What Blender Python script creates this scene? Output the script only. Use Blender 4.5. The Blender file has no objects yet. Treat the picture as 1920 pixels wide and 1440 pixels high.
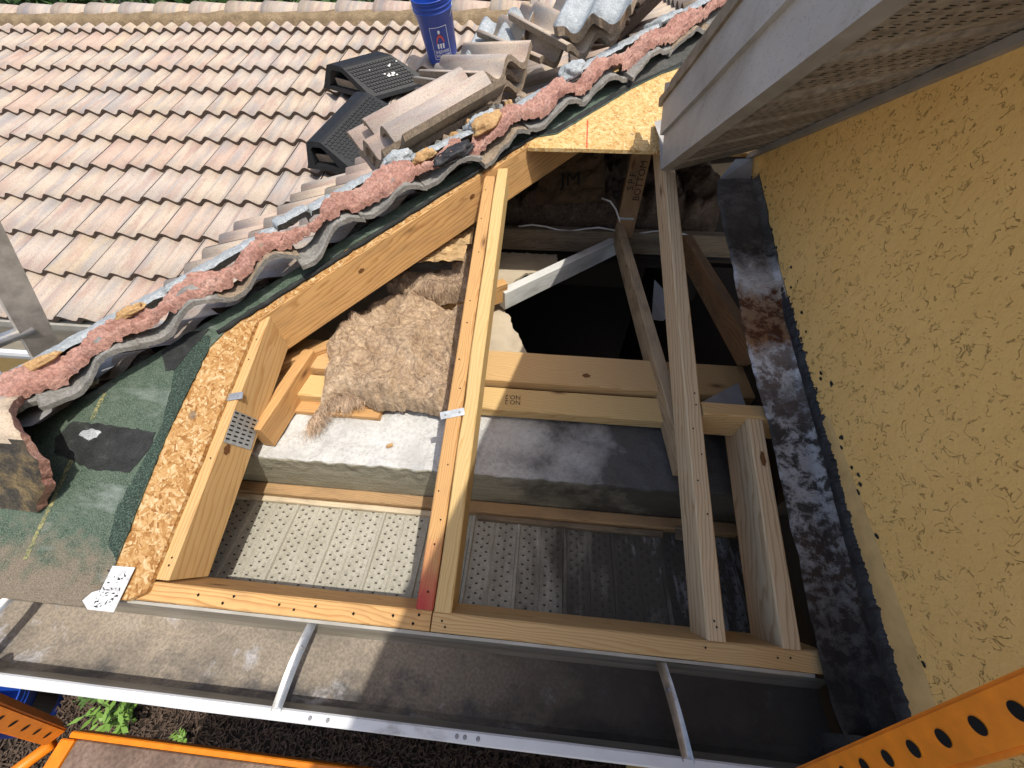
import bpy, bmesh, math, random
from mathutils import Vector, Matrix, noise as mnoise

random.seed(7)
SC = bpy.context.scene
COL = SC.collection
V = Vector
P = 1/3                      # roof pitch (4 in 12)

# ------------------------------------------------------------------ camera
cam = bpy.data.cameras.new('camera')
cam.sensor_width = 36.0
cam.lens = 36.0*714/1920
cam.clip_start = 0.02
cam.clip_end = 400
camo = bpy.data.objects.new('camera', cam)
COL.objects.link(camo)
RX, UX, FX = V((.995932, .090111, 0)), V((-.068111, .752778, .654741)), V((-.058999, .652077, -.755853))
m = Matrix((RX, UX, -FX)).transposed().to_4x4()
m.translation = V((.18, -.112, .938))
camo.matrix_world = m
SC.camera = camo

# ------------------------------------------------------------------ light
SUN_TO = V((.345, -.24, 1)).normalized()      # towards the sun
W = bpy.data.worlds.new('World')
SC.world = W
W.use_nodes = True
wn = W.node_tree
sky = wn.nodes.new('ShaderNodeTexSky')
sky.sky_type = 'NISHITA'
sky.sun_disc = False
sky.sun_elevation = math.asin(SUN_TO.z)
sky.sun_rotation = math.atan2(SUN_TO.x, SUN_TO.y)
sky.altitude = 10
sky.air_density = 0.85
sky.ozone_density = 0.6
sky.dust_density = 3.0
wn.links.new(sky.outputs[0], wn.nodes['Background'].inputs[0])
wn.nodes['Background'].inputs[1].default_value = 0.138
sl = bpy.data.lights.new('sun', 'SUN')
sl.energy = 2.7
sl.angle = math.radians(.5)
sl.color = (1, .955, .88)
so = bpy.data.objects.new('sun', sl)
COL.objects.link(so)
so.rotation_euler = (-SUN_TO).to_track_quat('-Z', 'Y').to_euler()
SC.view_settings.view_transform = 'Standard'
SC.view_settings.look = 'None'
SC.view_settings.gamma = 1
SC.view_settings.exposure = 0.6

# ------------------------------------------------------------------ material kit
class G:
    def __init__(s, name, rough=.75, metal=0.0, spec=.3):
        s.m = bpy.data.materials.new(name)
        s.m.use_nodes = True
        s.t = s.m.node_tree
        s.b = s.t.nodes['Principled BSDF']
        s.b.inputs['Roughness'].default_value = rough
        s.b.inputs['Metallic'].default_value = metal
        s.b.inputs['Specular IOR Level'].default_value = spec
        s._o = None
    def set(s, sock, v):
        if hasattr(v, 'is_output'):
            s.t.links.new(v, sock)
        elif isinstance(v, (tuple, list)) and len(v) == 3 and sock.type == 'RGBA':
            sock.default_value = (*v, 1)
        else:
            sock.default_value = v
    def node(s, t, ins=None, **pr):
        n = s.t.nodes.new(t)
        for k, v in pr.items():
            setattr(n, k, v)
        for k, v in (ins or {}).items():
            s.set(n.inputs[k], v)
        return n
    def obj(s):
        if s._o is None:
            s._o = s.node('ShaderNodeTexCoord').outputs['Object']
        return s._o
    def rnd(s):
        return s.node('ShaderNodeObjectInfo').outputs['Random']
    def map(s, v, scale=(1, 1, 1), rot=(0, 0, 0), loc=(0, 0, 0)):
        return s.node('ShaderNodeMapping', {'Vector': v, 'Scale': scale, 'Rotation': rot, 'Location': loc}).outputs[0]
    def noise(s, v, scale, detail=4, rough=.55, dist=0.0, col=False):
        n = s.node('ShaderNodeTexNoise', {'Vector': v, 'Scale': scale, 'Detail': detail, 'Roughness': rough, 'Distortion': dist})
        return n.outputs['Color' if col else 'Fac']
    def vor(s, v, scale, feature='F1', out='Distance', rnd=1.0):
        n = s.node('ShaderNodeTexVoronoi', {'Vector': v, 'Scale': scale, 'Randomness': rnd}, feature=feature)
        return n.outputs[out]
    def ramp(s, f, stops, interp='LINEAR'):
        n = s.node('ShaderNodeValToRGB', {'Fac': f})
        e = n.color_ramp.elements
        n.color_ramp.interpolation = interp
        while len(e) < len(stops):
            e.new(.5)
        for i, (p, c) in enumerate(stops):
            e[i].position = p
            if isinstance(c, (int, float)):
                c = (c, c, c)
            e[i].color = (*c, 1)
        return n.outputs[0]
    def mix(s, f, a, b, blend='MIX'):
        n = s.node('ShaderNodeMix', data_type='RGBA', blend_type=blend)
        s.set(n.inputs[0], f)
        s.set(n.inputs[6], a)
        s.set(n.inputs[7], b)
        return n.outputs[2]
    def math(s, op, a, b=0.0, c=0.0):
        n = s.node('ShaderNodeMath', operation=op)
        s.set(n.inputs[0], a)
        s.set(n.inputs[1], b)
        s.set(n.inputs[2], c)
        return n.outputs[0]
    def vmath(s, op, a, b=(0, 0, 0)):
        n = s.node('ShaderNodeVectorMath', operation=op)
        s.set(n.inputs[0], a)
        s.set(n.inputs[1], b)
        return n.outputs[0]
    def sep(s, v):
        return s.node('ShaderNodeSeparateXYZ', {0: v}).outputs
    def bump(s, h, strength=.4, dist=.002):
        n = s.node('ShaderNodeBump', {'Height': h, 'Strength': strength, 'Distance': dist})
        s.t.links.new(n.outputs[0], s.b.inputs['Normal'])
    def col(s, c):
        s.set(s.b.inputs['Base Color'], c)
    def rough(s, r):
        s.set(s.b.inputs['Roughness'], r)

MAT = {}
def wood(name, light, dark, knot=(.12, .05, .02), grain=55, dirt=0.0, contrast=.75, tilt=.018):
    g = G(name, .72, spec=.25)
    r = g.rnd()
    off = g.node('ShaderNodeCombineXYZ', {0: g.math('MULTIPLY', r, 37.0), 1: g.math('MULTIPLY', g.math('FRACT', g.math('MULTIPLY', r, 17.3)), .05), 2: g.math('MULTIPLY_ADD', g.math('FRACT', g.math('MULTIPLY', r, 7.7)), .04, .03)}).outputs[0]
    v = g.vmath('ADD', g.obj(), off)
    w = g.noise(g.map(v, (1.6, 9, 9)), 1.6, 3, .5, col=True)
    warp = g.vmath('MULTIPLY', g.vmath('SUBTRACT', w, (.5, .5, .5)), (0, .05, .05))
    vt = g.vmath('ADD', g.map(v, (1, 1, 1), (0, tilt, tilt*1.7)), warp)
    # pull x out so that rings run along the board
    wv = g.node('ShaderNodeTexWave', {'Vector': vt, 'Scale': grain, 'Distortion': .8, 'Detail': 2, 'Detail Scale': .3}, wave_type='RINGS', rings_direction='X', wave_profile='SAW').outputs['Fac']
    fib = g.noise(g.map(v, (6, 260, 260)), 1, 3, .6)
    big = g.noise(g.map(v, (2.2, 12, 12)), 1, 3, .6)
    c = g.mix(g.ramp(wv, [(0, 0), (.55, .12), (.9, 1), (1, .2)]), light, dark)
    c = g.mix(g.math('MULTIPLY', fib, .35), c, tuple(x*.62 for x in light))
    c = g.mix(g.ramp(big, [(.35, 0), (.75, .55)]), c, tuple(a*.72+b*.2 for a, b in zip(light, dark)))
    kv = g.vor(g.map(v, (4.2, 11, 11)), 1.0)
    c = g.mix(g.ramp(kv, [(.045, .95), (.10, .35), (.17, 0)]), c, knot)
    if dirt:
        d = g.noise(g.map(v, (5, 14, 14)), 1.5, 5, .65)
        c = g.mix(g.ramp(d, [(.45, 0), (.7, dirt)]), c, (.06, .05, .04))
    g.col(c)
    g.bump(g.math('ADD', g.math('MULTIPLY', wv, .5), fib), contrast*.4, .0012)
    MAT[name] = g.m
    return g.m

wood('wood_tan', (.62, .40, .175), (.45, .235, .08), grain=34, dirt=.12)
wood('wood_new', (.60, .40, .185), (.44, .235, .075))
wood('wood_yellow', (.64, .45, .20), (.50, .29, .09), grain=48)
wood('wood_old', (.60, .35, .14), (.40, .19, .06), dirt=.2)
wood('wood_orange', (.66, .39, .155), (.40, .185, .055), grain=42, dirt=.25)
wood('wood_pale', (.68, .52, .32), (.40, .23, .10), grain=36)
wood('wood_grey', (.50, .38, .23), (.30, .18, .085), dirt=.45)
wood('wood_grey_dark', (.26, .2, .13), (.15, .1, .055), dirt=.6)
wood('wood_nailer', (.46, .30, .15), (.30, .16, .065), dirt=.35)
wood('wood_dark', (.32, .19, .09), (.2, .1, .045), dirt=.4)
wood('wood_white', (.66, .66, .62), (.55, .54, .5), knot=(.4, .35, .3), dirt=.35)
wood('wood_lath', (.66, .56, .4), (.5, .37, .2), dirt=.35)

def red_tip(src, name, y0, y1):
    """old rafter with faded red lumber paint sprayed on its eave end"""
    m = MAT[src].copy()
    m.name = name
    t = m.node_tree
    b = t.nodes['Principled BSDF']
    old = b.inputs['Base Color'].links[0].from_socket
    tc = t.nodes.new('ShaderNodeTexCoord')
    sp = t.nodes.new('ShaderNodeSeparateXYZ')
    t.links.new(tc.outputs['Object'], sp.inputs[0])
    nz = t.nodes.new('ShaderNodeTexNoise')
    nz.inputs['Scale'].default_value = 18
    t.links.new(tc.outputs['Object'], nz.inputs['Vector'])
    ad = t.nodes.new('ShaderNodeMath'); ad.operation = 'MULTIPLY_ADD'
    t.links.new(nz.outputs['Fac'], ad.inputs[0]); ad.inputs[1].default_value = .12
    t.links.new(sp.outputs[0], ad.inputs[2])
    mr = t.nodes.new('ShaderNodeMapRange')
    t.links.new(ad.outputs[0], mr.inputs[0])
    mr.inputs[1].default_value = y0; mr.inputs[2].default_value = y1
    mr.inputs[3].default_value = .92; mr.inputs[4].default_value = 0
    mx = t.nodes.new('ShaderNodeMix'); mx.data_type = 'RGBA'
    t.links.new(mr.outputs[0], mx.inputs[0]); t.links.new(old, mx.inputs[6])
    mx.inputs[7].default_value = (.40, .035, .04, 1)
    t.links.new(mx.outputs[2], b.inputs['Base Color'])
    MAT[name] = m
    return m

def osb(name, cols, scale=1.0, dirt=0.0):
    g = G(name, .7, spec=.2)
    o = g.obj()
    wv = g.vmath('ADD', o, g.vmath('MULTIPLY', g.vmath('SUBTRACT', g.noise(o, 40, 2, col=True), (.5, .5, .5)), (.012, .012, .012)))
    layers = []
    for i, a in enumerate((.15, 1.2, 2.3, .75)):
        vv = g.map(g.map(wv, rot=(0, 0, a)), (30*scale, 150*scale, 60), loc=(i*3.1, i*1.7, 0))
        layers.append(g.vor(vv, 1.0, out='Color'))
    n1 = g.noise(o, 75*scale, 3)
    n2 = g.noise(g.map(o, loc=(5, 2, 1)), 66*scale, 3)
    a = g.mix(g.ramp(n1, [(.47, 0), (.53, 1)]), layers[0], layers[1])
    b = g.mix(g.ramp(n1, [(.47, 0), (.53, 1)]), layers[2], layers[3])
    c = g.mix(g.ramp(n2, [(.47, 0), (.53, 1)]), a, b)
    f = g.node('ShaderNodeSeparateColor', {0: c}).outputs[0]
    cc = g.ramp(f, [(0, cols[0]), (.25, cols[1]), (.5, cols[2]), (.75, cols[3]), (1, cols[4])])
    fine = g.noise(g.map(o, (80, 380, 200), (0, 0, .5)), 1, 3)
    cc = g.mix(g.math('MULTIPLY', fine, .3), cc, cols[0])
    spots = g.noise(g.map(o, loc=(2, 8, 0)), 17, 3, .6)
    cc = g.mix(g.ramp(spots, [(.66, 0), (.72, .65)]), cc, (.12, .11, .09))
    g.col(cc)
    g.bump(g.math('ADD', f, fine), .55, .0015)
    MAT[name] = g.m

osb('osb_bright', [(.36, .19, .055), (.50, .31, .11), (.60, .40, .16), (.66, .47, .21), (.72, .55, .30)])
osb('osb_old', [(.24, .105, .03), (.37, .19, .062), (.46, .265, .10), (.54, .345, .15), (.66, .50, .29)])

def simple(name, c, rough=.6, metal=0, var=.12, scale=20, bump=.15, spec=.3):
    g = G(name, rough, metal, spec)
    n = g.noise(g.obj(), scale, 5, .6)
    g.col(g.mix(g.ramp(n, [(.3, 0), (.7, 1)]), tuple(x*(1-var) for x in c), tuple(min(1, x*(1+var)) for x in c)))
    if bump:
        g.bump(n, bump, .003)
    MAT[name] = g.m

def mottled(name, stops, scale, rough=.8, metal=0, bump=.3, bdist=.003, stretch=(1, 1, 1), detail=7, nr=.62, fine=0, spec=.25):
    g = G(name, rough, metal, spec)
    v = g.map(g.obj(), stretch)
    n = g.noise(v, scale, detail, nr, .4)
    c = g.ramp(n, stops)
    if fine:
        f = g.noise(g.obj(), fine, 4, .7)
        c = g.mix(g.ramp(f, [(.38, .55), (.62, 0)]), c, tuple(x*.45 for x in stops[0][1]))
        g.bump(g.math('ADD', n, f), bump, bdist)
    else:
        g.bump(n, bump, bdist)
    g.col(c)
    MAT[name] = g.m
    return g

# --- roof tile (one colour per tile through the object's random number)
def tile_mat(name, dirty=0.0):
    g = G(name, .85, spec=.2)
    r = g.rnd()
    base = g.ramp(r, [(0, (.495, .405, .31)), (.2, (.48, .40, .32)), (.36, (.50, .405, .295)), (.5, (.485, .38, .30)), (.62, (.505, .42, .325)), (.74, (.465, .395, .33)), (.86, (.50, .40, .285)), (.97, (.485, .365, .29))], 'EASE')
    o = g.vmath('ADD', g.obj(), g.node('ShaderNodeCombineXYZ', {0: g.math('MULTIPLY', r, 91.0), 1: g.math('MULTIPLY', r, 53.0), 2: 0.0}).outputs[0])
    st = g.noise(g.map(o, (26, 3.0, 1)), 1, 4, .6)
    c = g.mix(g.ramp(st, [(.48, 0), (.66, .75)]), base, (.37, .245, .205))
    st2 = g.noise(g.map(o, (20, 2.2, 1), loc=(4, 7, 0)), 1, 4, .6)
    c = g.mix(g.ramp(st2, [(.48, 0), (.66, .7)]), c, (.29, .285, .285))
    sp = g.noise(o, 260, 2, .7)
    c = g.mix(g.ramp(sp, [(.54, 0), (.66, .65)]), c, (.20, .14, .09))
    bl = g.noise(o, 26, 4, .7)
    c = g.mix(g.ramp(bl, [(.55, 0), (.75, .35+dirty)]), c, (.26, .19, .12))
    g.col(c)
    g.bump(g.math('ADD', sp, bl), .35, .002)
    MAT[name] = g.m
tile_mat('tile')
tile_mat('tile_dirty', .4)
mottled('tile_edge', [(.3, (.065, .046, .034)), (.7, (.13, .092, .065))], 90, bump=.6)
mottled('tile_raw', [(.3, (.22, .17, .12)), (.55, (.34, .26, .18)), (.75, (.44, .35, .25))], 60, bump=.8, fine=240)
mottled('tile_under', [(.3, (.19, .185, .165)), (.55, (.28, .27, .245)), (.75, (.37, .36, .33))], 25, bump=.4, fine=160)
mottled('ridge_mortar_tan', [(.3, (.16, .115, .065)), (.55, (.30, .215, .12)), (.75, (.40, .30, .18))], 10, bump=.6, fine=120)
mottled('mortar_pink', [(.22, (.24, .118, .09)), (.40, (.445, .235, .182)), (.55, (.52, .295, .23)), (.68, (.56, .355, .285)), (.85, (.60, .46, .385))], 17, bump=.9, bdist=.005, fine=130)
mottled('mortar_grey', [(.3, (.32, .35, .355)), (.55, (.46, .49, .495)), (.75, (.58, .60, .60))], 35, bump=.9, bdist=.004, fine=170)
mottled('mortar_yellow', [(.3, (.42, .24, .10)), (.7, (.60, .40, .19))], 40, bump=.8, fine=150)
mottled('mortar_tar', [(.3, (.012, .012, .014)), (.6, (.03, .03, .032)), (.8, (.16, .14, .12))], 45, rough=.55, bump=.9)
simple('black_plastic', (.011, .0115, .012), .55, var=.5, scale=60, bump=.1, spec=.35)
simple('paint_splat', (.72, .70, .64), .5)
simple('bucket_blue', (.012, .055, .33), .38, var=.12, scale=14, bump=.03, spec=.5)
simple('ink_white', (.75, .77, .8), .5, bump=0)
simple('ink_red', (.62, .10, .05), .5, bump=0)
simple('ink_black', (.015, .013, .012), .8, bump=0)
simple('galvanised', (.40, .42, .43), .42, .7, var=.2, scale=60)
simple('aluminium', (.55, .55, .54), .33, .8, var=.22, scale=30, bump=.06)
simple('aluminium_cast', (.50, .45, .38), .5, .5, var=.25, scale=25)
simple('orange_paint', (.72, .21, .008), .42, var=.14, scale=30, bump=.08, spec=.45)
simple('louvre_gap', (.07, .063, .05), .9, bump=0)
simple('hole_black', (.004, .004, .004), .9, bump=0)
simple('kraft_shaded', (.10, .06, .028), .8, var=.3, scale=22, bump=.8)  # darker copy of kraft_paper, attic shade put into the colour
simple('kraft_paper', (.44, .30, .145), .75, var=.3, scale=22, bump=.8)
simple('kraft_black', (.012, .012, .013), .5, var=.4, scale=40)
simple('cable_white', (.62, .6, .55), .5)
simple('white_paper', (.35, .35, .34), .7)

# --- stucco: flat troweled skin broken by short worm tracks
g = G('stucco', .82, spec=.2)
o = g.obj()
n1 = g.noise(g.map(o, (1, 1, 1)), 44, 3, .55, .9)
crack = g.ramp(g.math('ABSOLUTE', g.math('SUBTRACT', n1, .52)), [(0, 1), (.005, 1), (.015, 0)])
gate = g.ramp(g.noise(g.map(o, loc=(3, 9, 4)), 48, 3, .6), [(.505, 0), (.57, 1)])
pits = g.ramp(g.noise(g.map(o, loc=(7, 1, 2)), 120, 2, .5), [(.69, 0), (.74, 1)])
f = g.math('MAXIMUM', g.math('MULTIPLY', crack, gate), g.math('MULTIPLY', pits, .8))
soft = g.noise(o, 9, 4, .5)
c = g.mix(g.ramp(soft, [(.3, 0), (.7, 1)]), (.82, .52, .175), (.86, .56, .20))
c = g.mix(g.math('MULTIPLY', f, .42), c, (.34, .17, .045))
g.col(c)
g.bump(g.math('SUBTRACT', g.math('ADD', g.math('MULTIPLY', soft, .6), g.math('MULTIPLY', g.noise(o, 48, 5, .6), .9)), f), .9, .004)
MAT['stucco'] = g.m
simple('stucco_band', (.60, .40, .16), .85, var=.15, scale=25, bump=.5)
simple('house_wall', (.52, .34, .12), .85, var=.1, scale=8)

# --- concrete tie beam: rough white top, form-smooth face, stain to the right darkened to carry shade
g = G('concrete', .88, spec=.2)
o = g.obj()
big = g.noise(o, 7, 6, .62)
fine = g.noise(o, 75, 5, .7)
pit = g.noise(g.map(o, (1, 1.6, 1)), 150, 2, .6)
c = g.ramp(big, [(.3, (.46, .45, .42)), (.5, (.57, .565, .53)), (.7, (.64, .63, .60))])
c = g.mix(g.ramp(fine, [(.35, .45), (.55, 0)]), c, (.32, .31, .28))
c = g.mix(g.ramp(pit, [(.66, 0), (.74, .7)]), c, (.2, .19, .17))
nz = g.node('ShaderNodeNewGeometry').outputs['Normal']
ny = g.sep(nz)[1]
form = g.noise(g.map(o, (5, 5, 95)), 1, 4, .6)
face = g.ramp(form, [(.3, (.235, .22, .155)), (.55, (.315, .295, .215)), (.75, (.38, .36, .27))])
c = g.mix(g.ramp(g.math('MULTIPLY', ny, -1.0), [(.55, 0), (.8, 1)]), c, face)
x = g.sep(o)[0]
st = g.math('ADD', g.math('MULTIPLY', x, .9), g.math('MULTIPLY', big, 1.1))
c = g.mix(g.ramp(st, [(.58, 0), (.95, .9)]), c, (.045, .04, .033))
g.col(c)
g.bump(g.math('ADD', g.math('ADD', big, fine), g.math('MULTIPLY', pit, .5)), .8, .006)
MAT['concrete'] = g.m

# --- underlayment: green mineral granules, silt near the eave
g = G('underlayment_green', .92, spec=.15)
o = g.obj()
gr = g.noise(o, 420, 2, .7)
md = g.noise(o, 26, 5, .65)
c = g.ramp(gr, [(.34, (.018, .029, .021)), (.5, (.06, .092, .064)), (.66, (.135, .172, .128))])
c = g.mix(g.ramp(md, [(.35, 0), (.75, .45)]), c, (.145, .175, .135))
y = g.sep(o)[1]
sil = g.math('ADD', g.math('MULTIPLY', y, -3.4), g.math('MULTIPLY', md, .8))
c = g.mix(g.ramp(sil, [(-.05, 0), (.32, .9)]), c, g.ramp(gr, [(.35, (.13, .10, .07)), (.65, (.25, .20, .15))]))
wh = g.noise(g.map(o, (1, 2.4, 1), loc=(1.4, .3, 0)), 7, 4, .6)
c = g.mix(g.ramp(wh, [(.56, 0), (.72, .45)]), c, (.34, .37, .34))
g.col(c)
g.bump(gr, .7, .002)
MAT['underlayment_green'] = g.m
mottled('asphalt_black', [(.3, (.017, .019, .018)), (.6, (.04, .043, .041)), (.8, (.11, .11, .10))], 30, rough=.8, bump=.6, fine=300)
mottled('asphalt_granule', [(.3, (.012, .017, .014)), (.5, (.028, .045, .034)), (.62, (.075, .115, .085))], 300, rough=.85, bump=.6, detail=3)
mottled('chalk_yellow', [(.40, (.06, .09, .06)), (.52, (.20, .19, .09)), (.68, (.36, .31, .13))], 170, bump=.4)
mottled('asphalt_grey', [(.3, (.05, .052, .045)), (.6, (.10, .10, .088)), (.8, (.16, .155, .135))], 18, bump=.5, fine=200)

# --- metals with dirt
def gutter_mat():
    g = G('gutter_floor', .8, .0, .3)
    o = g.obj()
    a = g.noise(g.map(o, (1, 1.4, 1)), 6, 6, .62)
    c = g.ramp(a, [(.28, (.16, .138, .11)), (.45, (.25, .212, .165)), (.58, (.33, .275, .21)), (.72, (.40, .345, .275))])
    b = g.noise(g.map(o, (1, 1.2, 1), loc=(3, 1, 0)), 9, 6, .66)
    yy = g.sep(o)[1]
    m1 = g.math('ADD', b, g.math('MULTIPLY', yy, -2.2))
    c = g.mix(g.ramp(m1, [(.70, 0), (.84, .7)]), c, (.05, .055, .065))
    d = g.noise(g.map(o, loc=(8, 4, 0)), 11, 6, .7)
    c = g.mix(g.ramp(d, [(.58, 0), (.70, .7)]), c, (.50, .49, .50))
    shade_r = g.math('ADD', g.math('MULTIPLY', g.sep(o)[0], .9), a)
    c = g.mix(g.ramp(shade_r, [(.42, 0), (.80, .86)]), c, (.025, .023, .021))  # shade at the right end painted dark into the floor colour
    fi = g.noise(o, 160, 4, .7)
    c = g.mix(g.ramp(fi, [(.4, .4), (.6, 0)]), c, (.05, .045, .035))
    g.col(c)
    g.bump(g.math('ADD', a, fi), .6, .002)
    MAT['gutter_floor'] = g.m
gutter_mat()
mottled('gutter_back', [(.3, (.15, .132, .10)), (.5, (.235, .212, .165)), (.7, (.32, .295, .24))], 4, rough=.3, bump=.1, stretch=(.6, 3, 9), fine=0, spec=.4)
mottled('gutter_white', [(.30, (.36, .355, .34)), (.42, (.60, .605, .60)), (.7, (.68, .69, .69))], 12, rough=.4, bump=.1, stretch=(.5, 1, 1), spec=.4)
mottled('drip_metal', [(.3, (.30, .28, .23)), (.6, (.42, .40, .35)), (.8, (.52, .5, .45))], 8, rough=.42, bump=.15, spec=.45)
mottled('strap_metal', [(.3, (.26, .26, .25)), (.6, (.44, .44, .43)), (.8, (.56, .56, .55))], 40, rough=.34, metal=.6, bump=.12)
g = mottled('fascia_grey', [(.25, (.27, .255, .23)), (.5, (.40, .385, .36)), (.75, (.49, .475, .45))], 5, rough=.55, bump=.25, spec=.35)
o = g.obj()
sp = g.noise(g.map(o, (1, 1, 2.4)), 90, 4, .7)
old = g.b.inputs['Base Color'].links[0].from_socket
g.col(g.mix(g.ramp(sp, [(.56, 0), (.68, .5)]), old, (.17, .165, .16)))
mottled('fascia_brown', [(.3, (.15, .115, .075)), (.7, (.30, .25, .185))], 20, rough=.6)
mottled('soffit_brown', [(.28, (.22, .195, .165)), (.5, (.33, .30, .26)), (.72, (.43, .40, .355))], 6, rough=.6, bump=.2, stretch=(1, 2.5, 2.5), fine=60)
mottled('trim_grey', [(.3, (.22, .205, .18)), (.7, (.34, .32, .29))], 12, rough=.6)
# soffit under the eave: pale vinyl, grime to the right deepened to carry shade
g = G('soffit_pale', .75, spec=.25)
o = g.obj()
a = g.noise(g.map(o, (1, .35, 1)), 16, 6, .65)
c = g.ramp(a, [(.3, (.335, .315, .25)), (.55, (.42, .40, .33)), (.75, (.48, .46, .39))])
fi = g.noise(o, 180, 4, .7)
c = g.mix(g.ramp(fi, [(.38, .5), (.58, 0)]), c, (.22, .20, .155))
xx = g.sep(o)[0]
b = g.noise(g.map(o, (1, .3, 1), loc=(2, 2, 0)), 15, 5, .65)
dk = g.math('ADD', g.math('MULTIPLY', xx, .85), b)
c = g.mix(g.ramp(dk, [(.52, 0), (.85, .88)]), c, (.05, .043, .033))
wsp = g.noise(g.map(o, (1, .25, 1), loc=(9, 3, 0)), 26, 5, .7)
c = g.mix(g.ramp(g.math('MULTIPLY', wsp, g.ramp(dk, [(.7, 0), (1.0, 1)])), [(.52, 0), (.66, .7)]), c, (.42, .42, .42))
g.col(c)
g.bump(g.math('ADD', a, fi), .4, .0015)
MAT['soffit_pale'] = g.m

# --- wall flashing: old lead-grey sheet with tar, rust and white efflorescence
g = G('flashing', .7, .0, .3)
o = g.obj()
gy = g.sep(o)[1]
gx = g.sep(o)[0]
A = g.noise(o, 26, 10, .72, .3)
Cn = g.noise(g.map(o, loc=(1, 6, 3)), 15, 10, .70, .6)
fn = g.noise(o, 160, 5, .75)
zy = g.math('MULTIPLY', g.math('ADD', gy, g.math('MULTIPLY', g.math('SUBTRACT', Cn, .5), .22)), .8)
mean = g.ramp(zy, [(0, (.03, .027, .024)), (.07, (.10, .09, .078)), (.16, (.24, .225, .21)), (.26, (.36, .35, .345)), (.38, (.40, .39, .39)), (.43, (.17, .165, .16)), (.47, (.58, .57, .56)), (.52, (.62, .61, .60)), (.55, (.28, .14, .06)), (.65, (.33, .22, .14)), (.70, (.50, .46, .42)), (.77, (.12, .11, .10)), (.84, (.05, .046, .042)), (.93, (.17, .165, .16))])
spot = g.ramp(zy, [(0, (.010, .009, .008)), (.14, (.045, .026, .017)), (.24, (.05, .044, .038)), (.36, (.045, .04, .035)), (.47, (.16, .12, .10)), (.53, (.30, .25, .22)), (.56, (.09, .03, .012)), (.66, (.10, .035, .014)), (.70, (.62, .61, .61)), (.78, (.03, .027, .024)), (.9, (.10, .095, .09))])
c = g.mix(g.ramp(A, [(.44, 0), (.54, 1)]), mean, spot)
wl_ = g.ramp(g.math('ADD', A, g.math('MULTIPLY', gx, 2.2)), [(2.30, 0), (2.42, .9)])
c = g.mix(g.math('MULTIPLY', wl_, g.ramp(gy, [(.05, .3), (.40, .25), (.52, .9), (.92, .9), (1.0, 0)])), c, (.66, .655, .66))
c = g.mix(g.ramp(fn, [(.32, .55), (.46, 0)]), c, (.03, .026, .022))
g.col(c)
g.bump(g.math('ADD', g.math('ADD', A, Cn), fn), .7, .004)
MAT['flashing'] = g.m
mottled('tar', [(.35, (.008, .008, .009)), (.6, (.022, .024, .026)), (.8, (.055, .06, .063))], 30, rough=.5, bump=.9, bdist=.006, spec=.45)
mottled('grey_sheet', [(.3, (.22, .215, .21)), (.6, (.33, .325, .32)), (.8, (.40, .395, .39))], 8, rough=.6)
mottled('fiberglass', [(.25, (.27, .185, .11)), (.45, (.45, .325, .205)), (.6, (.55, .415, .275)), (.8, (.68, .555, .41))], 13, rough=.95, bump=.6, bdist=.004, fine=90)
mottled('fiberglass_shaded', [(.25, (.06, .04, .026)), (.5, (.12, .08, .052)), (.8, (.19, .135, .095))], 16, rough=.95, bump=.6, bdist=.004, fine=90)  # darker copy of fiberglass with the attic shade painted in
simple('fiber_shaded', (.13, .09, .06), .95, bump=0)  # strand colour with the same attic shade painted in
simple('fiber', (.50, .37, .255), .9, var=.3, scale=40, bump=0)
simple('fiber_dark', (.30, .20, .125), .9, var=.3, scale=40, bump=0)
mottled('drywall', [(.3, (.40, .33, .23)), (.6, (.50, .42, .30)), (.8, (.58, .5, .38))], 9, bump=.2)
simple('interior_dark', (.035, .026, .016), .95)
mottled('deck_ply', [(.25, (.11, .07, .05)), (.5, (.21, .145, .105)), (.7, (.29, .21, .16)), (.85, (.38, .32, .28))], 6, rough=.55, bump=.2, fine=90, spec=.4)
mottled('mulch', [(.3, (.014, .009, .006)), (.5, (.038, .026, .018)), (.7, (.08, .058, .04))], 24, bump=1.0, bdist=.02, fine=120)
simple('mulch_chip', (.085, .058, .04), .9, var=.5, scale=30, bump=0)
simple('bark', (.10, .075, .05), .9, var=.35, scale=20, bump=.8)
def leaf_mat(name, a, b):
    g = G(name, .55, spec=.35)
    g.col(g.mix(g.noise(g.obj(), 2.3, 4, .7), a, b))
    g.b.inputs['Subsurface Weight'].default_value = 0
    MAT[name] = g.m
leaf_mat('leaf_dark', (.018, .045, .012), (.07, .13, .03))
leaf_mat('leaf_mid', (.04, .09, .018), (.10, .17, .04))
leaf_mat('leaf_young', (.09, .20, .025), (.20, .32, .06))
simple('gate_grey', (.25, .25, .26), .6)

# ------------------------------------------------------------------ object kit
def tag(o, label=None, cat=None, group=None, kind=None):
    if label: o['label'] = label
    if cat: o['category'] = cat
    if group: o['group'] = group
    if kind: o['kind'] = kind
    return o
def empty(name, loc, label, cat, group=None):
    e = bpy.data.objects.new(name, None)
    e.empty_display_size = .05
    e.location = loc
    COL.objects.link(e)
    return tag(e, label, cat, group)
def attach(o, parent):
    if parent is not None:
        o.parent = parent
        pm = parent.matrix_basis.copy()
        q = parent
        while q.parent is not None:
            pm = q.parent.matrix_basis @ q.matrix_parent_inverse @ pm
            q = q.parent
        o.matrix_parent_inverse = pm.inverted()
def link(name, me, mats, parent=None, mat4=None):
    if isinstance(mats, str): mats = [mats]
    if not me.materials:
        for k in mats: me.materials.append(MAT[k])
    o = bpy.data.objects.new(name, me)
    COL.objects.link(o)
    if mat4 is not None: o.matrix_basis = mat4
    attach(o, parent)
    return o
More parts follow.
